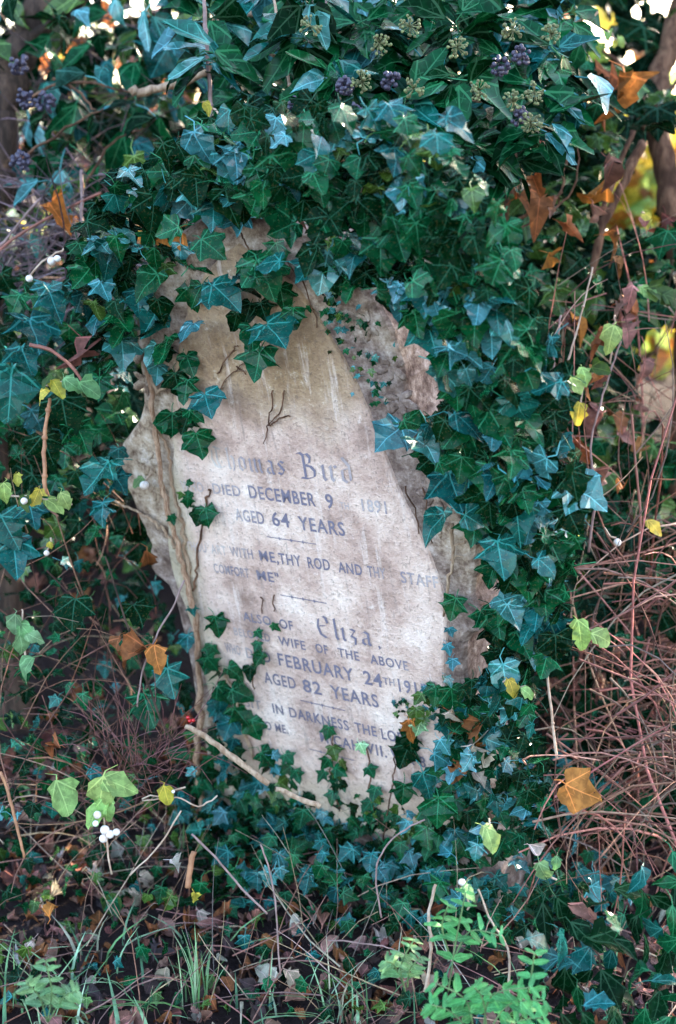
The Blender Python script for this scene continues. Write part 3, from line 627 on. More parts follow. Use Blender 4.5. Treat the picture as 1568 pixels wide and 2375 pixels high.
for poly, spc, sz, offs, tn, kinds, holes in (
        (TOP, 29, (58, 108), (.045, .13), 'gggddbpdgo', ('ivy', 'ivy', 'ivy_broad', 'ivy_heart'), TOPH), (TOP, 32, (60, 100), (.0, .05), ('dd', 'dd', 'd'), ('ivy', 'ivy_broad'), TOPH),  # back layers in dd: dark of the gaps put into leaf colour
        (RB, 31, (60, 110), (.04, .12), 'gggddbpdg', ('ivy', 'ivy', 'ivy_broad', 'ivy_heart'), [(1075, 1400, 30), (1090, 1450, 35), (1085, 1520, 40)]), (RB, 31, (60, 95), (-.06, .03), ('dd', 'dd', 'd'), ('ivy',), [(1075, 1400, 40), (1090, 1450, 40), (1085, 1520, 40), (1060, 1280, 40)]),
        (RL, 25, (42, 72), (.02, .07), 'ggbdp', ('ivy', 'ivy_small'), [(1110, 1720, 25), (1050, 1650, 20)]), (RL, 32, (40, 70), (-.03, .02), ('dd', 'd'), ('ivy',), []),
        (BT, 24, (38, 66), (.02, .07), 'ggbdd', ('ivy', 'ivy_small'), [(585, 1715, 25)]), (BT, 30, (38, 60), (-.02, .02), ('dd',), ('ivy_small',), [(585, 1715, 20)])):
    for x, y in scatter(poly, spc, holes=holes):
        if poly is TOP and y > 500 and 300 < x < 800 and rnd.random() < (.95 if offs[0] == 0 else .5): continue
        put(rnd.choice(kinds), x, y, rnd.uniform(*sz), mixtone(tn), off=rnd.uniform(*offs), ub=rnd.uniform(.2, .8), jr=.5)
# small sprays on the bare stone: spandrel on the right, lower edge
for (x0, y0, n_, sx_, sy_, sz) in ((800, 760, 26, 45, 60, 20), (850, 860, 22, 50, 60, 18), (760, 700, 16, 30, 35, 24), (880, 920, 10, 30, 30, 20), (1010, 1645, 18, 35, 35, 22), (640, 1850, 14, 40, 40, 34), (780, 1830, 14, 25, 60, 26), (860, 1880, 14, 30, 50, 28), (700, 1880, 16, 50, 30, 36), (850, 1910, 22, 60, 35, 34), (950, 1930, 20, 45, 40, 38), (640, 1800, 10, 25, 40, 36), (930, 1640, 14, 22, 20, 14), (450, 1150, 5, 30, 40, 28)):
    for _ in range(n_):
        put('ivy_small', rnd.gauss(x0, sx_ * .6), rnd.gauss(y0, sy_ * .6), sz * rnd.uniform(.7, 1.4), mixtone('gdop'), off=rnd.uniform(.012, .03))
# wither brown ivy leaves caught in it
for x, y, s_ in ((350, 465, 50), (700, 497, 50), (395, 545, 80), (800, 630, 40), (845, 465, 40), (1010, 640, 50), (1160, 1050, 60), (1180, 1100, 45), (1045, 620, 40), (1100, 1690, 60), (1050, 1680, 60), (950, 1690, 50), (1120, 1730, 45), (1060, 1790, 55), (1215, 905, 40), (1090, 1190, 40)):
    put('dead', x, y, s_, rnd.choice((TONE['br'], TONE['org'], TONE['pk'])), off=.05, jr=.6, hero=True)
for x, y, s_ in ((1110, 1728, 60), (1110, 1800, 40), (1125, 1760, 36), (1050, 1660, 34)): put('dead', x, y, s_, 'cream', off=.07, jr=.3, hero=True)
place_leaves(ivy, leaves, 300)
# ================================================================ flowering ivy over the stone
rnd.seed(202); leaves = []
fi = empty('flowering_ivy', at(900, 300, 2.75))
tag(fi, 'mature ivy with narrow leaves and purple berries overhanging the top of the gravestone', 'ivy')
FI = [(470, -30), (1330, -30), (1380, 250), (1160, 430), (1060, 300), (900, 290), (600, 270), (470, 150)]
hub = []
for (x, y) in scatter(FI, 88):
    d = rnd.uniform(2.28, 2.62); hub.append((x, y, d))
for x, y, d in hub:
    n_ = rnd.randint(7, 11); c = at(x, y, d); a0 = rnd.uniform(0, 360)
    for q in range(n_):                              # rosette of pointed leaves, tips outwards and hanging
        an = a0 + q * 360 / n_ + rnd.gauss(0, 15); sz = rnd.uniform(85, 140)
        dirv = (RT * math.sin(R(an)) - UP * math.cos(R(an)) * .8 - UP * .45 - FW * rnd.uniform(-.1, .6)).normalized()
        nrm = (-FW * .55 + UP * .65 + rv() * .35)
        M = orient(c + dirv * pxs(rnd.uniform(14, 40), d), nrm, dirv, pxs(sz, d))
        leaves.append(dict(kind='adult', M=M, tone=mixtone('dggbdgpg'), mat='adult_leaf', hero=False, i=rnd.randrange(100)))
for poly, spc, dd, sz in ((FI, 38, (2.62, 2.95), (60, 105)), (FI, 44, (2.9, 3.2), (70, 120))):
    for x, y in scatter(poly, spc): 
        d = rnd.uniform(*dd); leaves.append(leaf_at('adult', at(x, y, d), pxs(rnd.uniform(*sz), d), mixtone('dddgb'), jr=.6))
for P, wd_, dp in (([(300, 215), (370, 205), (440, 188), (490, 150), (535, 100)], (20, 14), 2.72), ([(560, 40), (620, 10), (660, -30)], (14, 10), 2.7), ([(1115, 350), (1118, 400), (1112, 440)], (9, 8), 2.45), ([(1000, 260), (1015, 215), (1030, 190)], (12, 12), 2.42), ([(1385, 30), (1330, 55), (1290, 70)], (8, 6), 2.5),
                   ([(880, 330), (960, 260), (1100, 170), (1240, 140)], (9, 5), 2.55), ([(760, 200), (860, 180), (960, 100)], (8, 5), 2.6), ([(620, 120), (700, 160), (800, 240)], (7, 5), 2.6), ([(1010, 200), (1090, 230), (1210, 225)], (6, 4), 2.4), ([(700, 90), (860, 60), (1010, 20)], (9, 6), 2.75)):
    one_stalk(fi, 'branch', P, 0, wd_, depth=dp, mat='bark_pale')
def cluster(root, x, y, d, r_px, n_, mat, name, rb=.0042):
    mb = MB(); c = at(x, y, d); rr = pxs(r_px, d)
    for _ in range(n_):
        v_ = rv().normalized() * rr * rnd.uniform(.75, 1.0); V, Fc = sphere_vf(c + v_, rb * rnd.uniform(.8, 1.15), 7, 5); mb.add(V, Fc)
        mb.tube([c, c + v_], .0007, 3)
    o = mb.build(name, mat, root); return o
for x, y in ((800, 200), (822, 262), (1210, 128), (1160, 152), (1205, 272), (795, 300), (690, 275 - 30), (905, 185)): cluster(fi, x, y, 2.26, 22, 26, 'purple_berry', 'berry_cluster')
for x, y in ((1040, 465), (1190, 235), (1240, 215), (1280, 80), (1190, 70), (880, 100), (950, 60), (1060, 110), (960, 205), (1110, 210), (720, 60), (1230, 285), (840, 190)): cluster(fi, x, y, 2.24, 27, 26, 'umbel', 'flower_umbel', .0026)
place_leaves(fi, leaves, 300)
# ================================================================ ivy hanging behind on the left, tree trunk
rnd.seed(303); leaves = []
tr = empty('tree', at(-10, 900, 3.1)); tr.location.z = gh(tr.location.x, tr.location.y); tag(tr, 'leaning dark brown tree trunk beside hanging berried ivy', 'tree')
mb = MB(); P = [tr.location - UP * .2, at(-40, 700, 3.1), at(-15, 420, 3.1), at(10, 220, 3.1), at(75, 60, 3.12), at(170, -90, 3.15), at(240, -300, 3.2)]
P = catmull(P, 6); mb.tube(wobble(P, .006), [pxs(46 - i * .35, 3.1) for i in range(len(P))], 12); mb.build('trunk', 'bark_dark', tr)
one_stalk(tr, 'limb', [(60, 95), (140, 40), (250, -60), (330, -160)], 0, (34, 22), depth=[3.12, 3.05, 3.0, 3.0], mat='bark_dark')
li = empty('berried_ivy', at(120, 420, 3.0)); tag(li, 'loose ivy with dark berry heads trailing by the dark tree trunk', 'ivy')
LT = [(-40, 20), (480, -30), (490, 300), (430, 380), (300, 440), (200, 420), (120, 460), (-40, 420)]
TRH = [(-10, 420, 70), (0, 330, 78), (10, 260, 78), (25, 190, 75), (45, 130, 72), (75, 75, 66), (115, 20, 60)]
GL = [(200, 12, 20), (255, 20, 16), (252, 150, 15), (262, 95, 13), (240, 60, 12), (335, 20, 10), (415, 30, 8), (370, 70, 8), (440, 60, 7), (150, 95, 7), (305, 112, 7), (190, 135, 7), (330, 172, 6)]
for spc, dd, sz, ho in ((58, (2.75, 3.0), (70, 115), GL + TRH), (60, (3.0, 3.3), (80, 120), GL)):
    for x, y in scatter(LT, spc, holes=ho):
        d = rnd.uniform(*dd); leaves.append(leaf_at('adult' if rnd.random() < .88 else 'ivy', at(x, y, d), pxs(rnd.uniform(*sz), d), mixtone('gbpodg'), jr=.5))
LM = [(160, 400), (320, 380), (330, 480), (250, 620), (90, 620), (60, 480)]
for x, y in scatter(LM, 62):
    d = rnd.uniform(2.7, 3.1); leaves.append(leaf_at('ivy_small' if rnd.random() < .5 else 'adult', at(x, y, d), pxs(rnd.uniform(40, 80), d), mixtone('gpolg' .replace('l', 'o')), jr=.6))
for x, y in ((45, 150), (60, 228), (105, 238), (48, 375)): cluster(li, x, y, 2.72, 24, 28, 'purple_berry', 'berry_cluster', .0048)
for P in ([(120, 180), (180, 210), (220, 260)], [(60, 230), (160, 190), (320, 215)], [(50, 370), (150, 300), (240, 250)], [(200, 420), (260, 330), (330, 300)]): one_stalk(li, 'branch', P, 0, (7, 4), depth=2.85, mat='bark_red')
place_leaves(li, leaves, 220)
# ================================================================ ivy bank on the left
rnd.seed(404); leaves = []
bank = empty('bank_ivy', on_ground(200, 1900)); tag(bank, 'blue-green ivy and undergrowth climbing the bank to the left of the gravestone', 'ivy')
LB = [(-30, 660), (150, 650), (260, 720), (300, 850), (310, 980), (265, 1050), (290, 1170), (350, 1330), (410, 1480), (440, 1640), (450, 1800), (300, 1900), (-30, 1900)]
for spc, dd, sz, tn in ((42, (-.12, .06), (38, 84), 'bgdgdpogdgd'), (48, (.02, .2), (45, 80), 'ddgbo'), (52, (.3, .6), (60, 100), ('dd',))):  # deepest layer in dd, its shade is in the colour
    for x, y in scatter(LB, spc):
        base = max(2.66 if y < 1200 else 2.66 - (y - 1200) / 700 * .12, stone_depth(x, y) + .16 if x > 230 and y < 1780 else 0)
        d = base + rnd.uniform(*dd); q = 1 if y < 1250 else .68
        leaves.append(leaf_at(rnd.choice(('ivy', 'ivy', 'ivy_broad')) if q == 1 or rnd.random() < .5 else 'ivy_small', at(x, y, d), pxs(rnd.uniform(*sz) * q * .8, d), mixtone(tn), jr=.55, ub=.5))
for x, y, s_, a, tn in ((80, 770, 110, 0, 'b'), (125, 700, 90, 20, 'b'), (25, 900, 130, -10, 'b'), (60, 830, 90, 0, 'b'), (225, 1100, 100, -15, 'b'), (35, 1290, 100, 0, 'b'), (20, 1230, 90, 20, 'b'), (395, 1580, 75, 10, 'b'), (340, 1640, 85, 20, 'g'), (320, 1420, 70, 0, 'd'), (150, 960, 100, 0, 'd'), (75, 1195, 70, 0, 'b'), (235, 1190, 60, 10, 'b'), (230, 900, 60, 0, 'g'), (190, 1010, 80, 0, 'g'), (110, 1040, 80, 0, 'd'), (170, 1420, 80, 0, 'd'), (280, 1120, 60, 20, 'b'), (220, 620, 80, 0, 'p'), (190, 690, 75, 10, 'b'), (245, 640, 70, 0, 'b')):
    leaves.append(leaf_at('ivy' if tn != 'd' else 'ivy_broad', at(x, y, 2.45), pxs(s_, 2.45), jit(TONE[tn], .2), tipang=a, hero=True, jr=.25, ub=.6))
place_leaves(bank, leaves, 300)
# ================================================================ ivy and scrub behind on the right
rnd.seed(505); leaves = []
rb = empty('hedge_ivy', on_ground(1400, 1700)); tag(rb, 'small dark ivy leaves filling the hedge to the right behind the gravestone', 'ivy')
RG = [(1150, 420), (1330, 200), (1480, 150), (1568, 300), (1600, 700), (1600, 1400), (1250, 1400), (1280, 1000), (1180, 700)]
GR = [(1500, 460, 75), (1540, 370, 65), (1545, 880, 70), (1550, 970, 60), (1440, 480, 40), (1545, 800, 50), (1500, 900, 40)]
for spc, dd, sz, tn in ((50, (2.7, 2.95), (42, 80), 'dgdo'), (40, (2.95, 3.2), (45, 85), ('d', 'dd', 'o')), (38, (3.2, 3.5), (60, 95), ('dd',))):  # deeper layers lean on dd, hollow shade put into the tone
    for x, y in scatter(RG, spc, holes=[(hx, hy, hr + 28) for hx, hy, hr in GR]):
        d = rnd.uniform(*dd); leaves.append(leaf_at(rnd.choice(('ivy_small', 'round', 'ivy')), at(x, y, d), pxs(rnd.uniform(*sz), d), mixtone(tn), jr=.6, mat='ivy_leaf'))
for P, wd_, dp in (([(1210, 340), (1190, 400), (1170, 470), (1150, 600)], (46, 40), 3.0), ([(1490, 330), (1450, 420), (1400, 520), (1370, 640)], (24, 18), 2.9), ([(1470, 300), (1430, 400), (1395, 500)], (12, 12), 2.8), ([(1180, 520), (1230, 490), (1300, 450)], (9, 5), 2.7), ([(1180, 540), (1260, 500), (1330, 440), (1340, 330)], (5, 4), 2.7), ([(1315, 300), (1310, 400), (1290, 480)], (7, 5), 2.75)):
    one_stalk(rb, 'branch', P, 0, wd_, depth=dp, mat='bark_red')
for x, y in scatter([(1240, 1180), (1600, 1180), (1600, 1960), (1290, 1960), (1230, 1700)], 40):  # dark leaf layer added so gaps between the stems read black
    d = rnd.uniform(2.62, 3.0); leaves.append(leaf_at(rnd.choice(('ivy_small', 'ivy')), at(x, y, d), pxs(rnd.uniform(45, 80), d), mixtone(('dd', 'dd', 'd', 'd', 'g')), jr=.6))
for _ in range(34):
    x, y = rnd.uniform(1190, 1540), rnd.uniform(300, 1150); d = rnd.uniform(2.55, 2.75); leaves.append(leaf_at('dead', at(x, y, d), pxs(rnd.uniform(30, 75), d), mixtone(('br', 'org', 'r', 'pk')), jr=.6, hero=True))
place_leaves(rb, leaves, 290)
rt = empty('tree', at(1590, 700, 3.2)); rt.location.z = gh(rt.location.x, rt.location.y); tag(rt, 'brown tree trunk at the hedge beside the sunlit yellow leaves', 'tree')
mb = MB(); P = catmull([rt.location - UP * .2, at(1592, 900, 3.2), at(1575, 620, 3.2), at(1545, 420, 3.22), at(1520, 250, 3.25), at(1560, 60, 3.3), at(1640, -200, 3.4)], 6)
mb.tube(wobble(P, .005), [pxs(34 - i * .3, 3.2) for i in range(len(P))], 11); mb.build('trunk', 'bark_red', rt)
for P in ([(1530, 320), (1500, 260), (1460, 170), (1400, 120)], [(1520, 260), (1560, 200), (1600, 160)], [(1500, 300), (1440, 190), (1380, 160)]): one_stalk(rt, 'limb', P, 0, (16, 8), depth=3.2, mat='bark_red')
# sunlit scrub beyond the hedge
rnd.seed(606); leaves = []
ss = empty('sunlit_bush', on_ground(1560, 1250)); tag(ss, 'golden sunlit bush glowing through the hedge at the picture edge', 'bush')
for x0, y0, sx_, sy_, n_ in ((1510, 450, 70, 110, 320), (1555, 880, 60, 110, 240), (1480, 470, 40, 40, 100)):
    for _ in range(n_):
        d = rnd.uniform(4.6, 5.6); leaves.append(leaf_at('round', at(rnd.gauss(x0, sx_), rnd.gauss(y0, sy_), d), pxs(rnd.uniform(40, 80), d), mixtone(('y', 'l', 'y', 'org')), jr=.8))
place_leaves(ss, leaves, 120)
for P in ([(1568, 1300), (1540, 900), (1500, 400)], [(1600, 1300), (1590, 900), (1560, 350)]): one_stalk(ss, 'stem', P, 0, (12, 6), depth=5.0, mat='bark_red')
# ================================================================ hedge mass behind everything
rnd.seed(707); LL = []
def glint(x, y):
    return any((x - hx) ** 2 + (y - hy) ** 2 < (hr + (55 if hy > 300 else 3)) ** 2 for hx, hy, hr in GLINT)
GLINT = GL + [(1520, 10, 24), (1480, 118, 10), (1350, 220, 8), (1478, 60, 8), (690, 20, 14), (640, 90, 13), (700, 60, 10), (720, 100, 12), (1555, 50, 8)] + GR
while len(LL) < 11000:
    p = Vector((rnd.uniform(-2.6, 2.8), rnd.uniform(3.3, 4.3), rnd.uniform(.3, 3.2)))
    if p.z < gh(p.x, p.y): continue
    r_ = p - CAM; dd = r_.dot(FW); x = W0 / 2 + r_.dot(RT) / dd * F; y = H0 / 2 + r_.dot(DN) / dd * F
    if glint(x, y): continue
    LL.append(leaf_at(rnd.choice(('adult', 'ivy_small', 'round')), p, rnd.uniform(.06, .105), mixtone(('d', 'dd', 'd', 'dd', 'g', 'o')), jr=.7, mat='ivy_leaf'))  # dd tones put part of the hedge's shade into leaf colour
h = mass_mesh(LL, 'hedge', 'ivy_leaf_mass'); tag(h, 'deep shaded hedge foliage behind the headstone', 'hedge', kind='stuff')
rnd.seed(717); LL = []
while len(LL) < 1700:                      # woodland backdrop, added to dim the sky gaps and warm their glow
    p = Vector((rnd.uniform(-4.5, 5.5), rnd.uniform(6.5, 9), rnd.uniform(.2, 2.0)))
    if glint(*topx(p)): continue
    if noise.noise(p * .9) + rnd.uniform(-.25, .25) < -.22 + .12 * (p.z - 1.5): continue
    LL.append(leaf_at(rnd.choice(('round', 'ivy_small')), p, rnd.uniform(.10, .24), mixtone(('br', 'o', 'pk', 'y', 'r', 'o', 'g')), jr=.9, mat='soft_leaf'))
h = mass_mesh(LL, 'woodland_backdrop', 'soft_leaf_mass'); tag(h, 'blurred brown and gold woodland backdrop added behind gaps in the hedge', 'woodland', kind='stuff')
#PART4
# ================================================================ dead stems on the right
rnd.seed(808)
DEADC = [(.34, .13, .09), (.46, .20, .14), (.22, .075, .055), (.60, .32, .22), (.40, .15, .12), (.12, .045, .035), (.30, .19, .14), (.18, .09, .06), (.26, .12, .075)]
mb = MB()
def arch(p, dirv, length, rad, bend, tint, segs=6, sides=3, keep=None):
    P = [p.copy()]; d = dirv.normalized(); st_ = length / segs; b = rv() * bend
    for i in range(segs):
        d = (d + (b + Vector((0, 0, -bend * .9))) / segs + rv() * .05).normalized(); P.append(P[-1] + d * st_)
    if keep and not all(keep(*topx(q)) for q in P): return P
    mb.tube(P, [rad * (1 - .6 * i / segs) for i in range(segs + 1)], sides, tint, cap=False); return P
RK = lambda x, y: x > 1215 - max(0, y - 1700) * .1
for _ in range(320):
    x = rnd.uniform(1240, 1720); y = rnd.gauss(1950, 70); p = on_ground(x, min(2120, max(1820, y)))
    p.y += rnd.uniform(-.12, .5); p.z = gh(p.x, p.y)
    lean = Vector((rnd.gauss(-.12, .5), rnd.gauss(-.05, .35), 1))
    P = arch(p, lean, rnd.choice((rnd.uniform(.3, .7), rnd.uniform(.7, 1.25))), rnd.choice((rnd.uniform(.0012, .0024), rnd.uniform(.0022, .0048))), rnd.uniform(.2, 1.4), jit(rnd.choice(DEADC), .3), keep=RK)
    for _k in range(rnd.randint(1, 3)):
        q = P[rnd.randint(2, 5)]; arch(q, Vector((rnd.gauss(0, 1), rnd.gauss(0, .6), rnd.gauss(.25, .6))), rnd.uniform(.10, .34), rnd.uniform(.0012, .0022), 1.0, jit(rnd.choice(DEADC), .3), 4, keep=RK)
for _ in range(270):       # crossing ones resting on the rest
    x, y = rnd.uniform(1190, 1640), rnd.uniform(1200, 1960); d = rnd.uniform(2.22, 2.8)
    arch(at(x, y, d), Vector((rnd.gauss(0, 1), rnd.gauss(0, .3), rnd.gauss(.2, .55))), rnd.uniform(.12, .42), rnd.uniform(.0012, .0028), .8, jit(rnd.choice(DEADC), .3), 5, keep=RK)
for _ in range(70):
    x, y = rnd.uniform(1230, 1600), rnd.uniform(650, 1250); d = rnd.uniform(2.5, 2.9)
    arch(at(x, y, d), Vector((rnd.gauss(0, .9), rnd.gauss(0, .3), rnd.gauss(.2, .8))), rnd.uniform(.08, .36), rnd.uniform(.0008, .0018), .6, jit(rnd.choice(DEADC), .3), 5, keep=RK)
o = mb.build('dead_stem_thicket', 'stem_mass'); tag(o, 'tangle of dry red-brown bracken stems to the right of the gravestone', 'dead stems', kind='stuff')
# mauve twigs in the shade on the upper left, brown ones lower down
mb = MB()
for _ in range(260):
    x, y = rnd.uniform(-30, 300), rnd.gauss(560, 80); d = rnd.uniform(2.75, 3.2)
    arch(at(x, y, d), Vector((rnd.gauss(0, 1), rnd.gauss(0, .4), rnd.gauss(.2, .7))), rnd.uniform(.10, .40), rnd.uniform(.0010, .0026), .8, jit(rnd.choice([(.16, .10, .105), (.10, .06, .065), (.22, .15, .15)]), .3), 5)
for _ in range(150):
    x, y = rnd.uniform(-30, 300), rnd.uniform(1, 420); d = rnd.uniform(3.1, 3.5)
    arch(at(x, y, d), Vector((rnd.gauss(0, 1), rnd.gauss(0, .4), rnd.gauss(.3, .7))), rnd.uniform(.10, .40), rnd.uniform(.0010, .0030), .8, jit((.12, .08, .07), .3), 5)
o = mb.build('twig_tangle', 'stem_mass'); tag(o, 'grey-mauve bare twigs in the shade below the berried ivy', 'twigs', kind='stuff')
mb = MB()
for _ in range(190):
    x, y = rnd.uniform(-30, 450), rnd.uniform(1150, 1950); d = 2.60 - (y - 1150) / 800 * .1 + rnd.uniform(-.12, .08); x = min(x, 400 * rnd.uniform(.6, 1)); d = max(d, stone_depth(x, y) + .03 if x > 200 and y < 1700 else 0)
    arch(at(x, y, d), Vector((rnd.gauss(0, .7), rnd.gauss(0, .3), rnd.gauss(.5, .6))), rnd.uniform(.08, .34), rnd.uniform(.0008, .0019), .7, jit(rnd.choice([(.26, .12, .08), (.12, .05, .035), (.10, .045, .03), (.38, .22, .14)]), .3), 5, keep=lambda x, y: x < 330 + max(0, y - 1200) * .2)
for _ in range(90):
    x, y = rnd.gauss(330, 50), rnd.gauss(1770, 50); p = at(330, 1800, 2.5)
    arch(at(x, y, 2.45), (at(x, y, 2.45) - p) + rv() * .03 + UP * .05, rnd.uniform(.06, .16), .0011, .5, jit((.24, .10, .085), .3), 4)
o = mb.build('dry_stem_tangle', 'stem_mass'); tag(o, 'thin brown dry stems crossing the ivy on the left bank', 'dead stems', kind='stuff')
# ================================================================ single canes and sticks
def single(name, label, cat, P, width, dp, mat, group=None, k=5, nodes=0, wob=.0005):
    p = at(*P[-1], dp[-1] if hasattr(dp, '__len__') else dp); o = empty(name, p); tag(o, label, cat, group)
    s_ = one_stalk(o, 'stalk', P, 0, width, depth=dp, mat=mat, k=k, wob=wob)
    if nodes:
        mb = MB(); pts = [at(*q, dp[i] if hasattr(dp, '__len__') else dp) for i, q in enumerate(P)]; C = catmull(pts, 6)
        for q in range(nodes):
            c = C[int((q + .5) / nodes * (len(C) - 1))]; r_ = pxs(max(width) if hasattr(width, '__len__') else width, 2.4) * .72
            n_ = MB(); V, Fc = sphere_vf(c, r_, 7, 5); n_.add(V, Fc); n_.build('node', mat, o)
    return o
simple_mat('cane_pale', (.50, .36, .26), .6, .3, (.34, .21, .14), 60); simple_mat('cane_red', (.30, .10, .065), .55, .4, (.20, .075, .05), 60); simple_mat('cane_mauve', (.30, .19, .165), .6, .3, (.18, .11, .095), 60); simple_mat('cane_orange', (.42, .19, .09), .6, .35, (.28, .12, .06), 60)
single('dry_cane', 'long pale straight cane slanting in front of the shaded hedge', 'cane', [(1375, 620), (1340, 760), (1312, 860), (1290, 960), (1285, 1010)], (4, 6), 2.5, 'cane_pale', nodes=3)
single('dry_cane', 'upright pale cane rising through the middle of the dead bracken', 'cane', [(1225, 1130), (1238, 1260), (1250, 1400), (1268, 1560), (1280, 1660), (1292, 1760)], (5, 6), 2.24, 'cane_pale', nodes=3)
single('dry_cane', 'cane curving with yellow leaf above the dead bracken', 'cane', [(1440, 790), (1420, 850), (1385, 960), (1370, 1040), (1380, 1150), (1365, 1280)], (4, 6), 2.5, 'cane_mauve')
single('dry_cane', 'thin reddish cane left of the long pale slanting one', 'cane', [(1300, 730), (1286, 830), (1280, 920)], (5, 5), 2.55, 'cane_mauve')
single('dry_cane', 'straight red-brown cane at the outer side of the dead bracken', 'cane', [(1465, 960), (1475, 1080), (1485, 1200), (1480, 1300)], (5, 6), 2.5, 'cane_red')
single('dry_cane', 'mauve upright cane with a yellow leaf above the gravestone ivy', 'cane', [(472, -20), (480, 120), (488, 230), (492, 300)], (9, 9), 2.42, 'cane_mauve', nodes=2)
single('dry_cane', 'straw coloured cane bending down onto the gravestone ivy', 'cane', [(632, -20), (650, 80), (668, 180), (692, 280)], (6, 8), 2.42, 'cane_pale', nodes=2)
single('dry_cane', 'thin mauve cane between the straw coloured one and flowering ivy', 'cane', [(758, -10), (750, 60), (742, 110)], (5, 6), 2.45, 'cane_mauve')
single('dry_cane', 'orange-brown jointed cane under yellow-green leaves on the left bank', 'cane', [(116, 925), (107, 985), (102, 1050), (106, 1150)], (8, 10), 2.38, 'cane_orange', nodes=3)
single('dry_cane', 'arching pink-red stem among blue-green ivy on the left bank', 'cane', [(68, 800), (115, 812), (160, 845), (192, 885)], (9, 7), 2.4, 'cane_red')
single('dry_cane', 'reddish thin stem crossing the mauve twigs at upper left', 'cane', [(235, 448), (150, 485), (60, 535), (0, 580), (-40, 640)], (6, 8), 2.7, 'cane_red')
single('dry_cane', 'dark purple upright stem beside the mauve twigs', 'cane', [(188, 395), (190, 480), (188, 560), (192, 640)], (8, 10), 2.7, 'cane_mauve')
single('dry_cane', 'grey twig slanting up from the mauve twigs', 'cane', [(95, 460), (50, 510), (10, 560), (-20, 590)], (6, 6), 2.7, 'cane_mauve')
single('dry_cane', 'dark thin stem running down the left bank to the cut log', 'cane', [(245, 1290), (285, 1420), (320, 1520), (370, 1660), (400, 1720)], (4, 6), 2.42, 'bark_dark')
single('dry_cane', 'grey stem leaning against the left edge of the gravestone', 'cane', [(428, 1345), (400, 1410), (360, 1480), (330, 1560), (318, 1640)], (5, 4), 2.4, 'cane_mauve')
single('dry_cane', 'pale brown stalk standing left of the grass tuft', 'cane', [(0, 1790), (20, 1840), (40, 1920), (56, 1990)], (8, 6), 2.25, 'cane_orange')
single('dry_cane', 'long grey-pink stem fallen across the foreground below the gravestone', 'cane', [(445, 1935), (500, 1990), (560, 2060), (620, 2120)], (6, 5), 2.2, 'cane_mauve')
single('dry_cane', 'thin upright stem standing in front of the ground ivy', 'cane', [(605, 1960), (625, 2020), (640, 2110), (650, 2260)], (4, 4), 2.15, 'cane_mauve')
single('dry_cane', 'pale forked stalk in front of the green vetch', 'cane', [(1110, 2060), (1140, 2140), (1178, 2200), (1180, 2320)], (4, 6), 2.1, 'cane_pale')
single('dry_cane', 'tall pale stalk rising from the ground ivy by the vetch', 'cane', [(1010, 2050), (995, 2130), (1000, 2200), (985, 2300)], (7, 8), 2.15, 'cane_pale')
single('dry_cane', 'curving grey stem arching over the ivy under the gravestone', 'cane', [(985, 1900), (930, 1930), (890, 1970), (872, 2030), (885, 2130)], (4, 4), 2.18, 'cane_mauve')
single('dry_cane', 'horizontal grey twig lying across the ground before the vetch', 'cane', [(760, 2180), (860, 2190), (920, 2205), (980, 2240)], (4, 3), 2.12, 'cane_mauve')
single('dry_cane', 'thin straw bent over the shaded ground at lower left', 'cane', [(505, 1845), (460, 1870), (410, 1850), (330, 1858)], (4, 4), 2.3, 'cane_pale')
single('dry_cane', 'straight pale straw leaning right over the dark hollow', 'cane', [(420, 1880), (370, 1960), (300, 2030)], (4, 4), 2.25, 'cane_pale')
single('snapped_stem', 'short orange-brown snapped stem standing in the dark hollow', 'stem', [(450, 1975), (442, 2010), (435, 2060)], (12, 15), 2.3, 'cane_orange')
def log(label, P, wd_, dp):
    o = empty('cut_branch', at(*P[0], dp)); tag(o, label, 'branch')
    one_stalk(o, 'bark', P, 0, wd_, depth=dp, mat='bark_pale', sides=10, k=4, wob=.001)
    for e in (P[0], P[-1]):
        c = at(*e, dp); n_ = (at(*P[0], dp) - at(*P[-1], dp)).normalized() * (1 if e is P[0] else -1); q = n_.orthogonal().normalized(); q2 = n_.cross(q); r_ = pxs(max(wd_), dp) * .44
        m2 = MB(); m2.add([tuple(c + n_ * .0015 + (q * math.cos(a * .7) + q2 * math.sin(a * .7)) * r_) for a in range(9)], [tuple(range(9))]); m2.build('cut_end', 'cane_pale', o)
log('longer pale cut branch propped across the foot of the ivy stem', [(432, 1682), (490, 1718), (545, 1760), (622, 1818)], (12, 15), 2.28)
log('shorter pale cut branch lying in the ivy below the inscription', [(640, 1828), (690, 1850), (742, 1872)], (11, 13), 2.22)
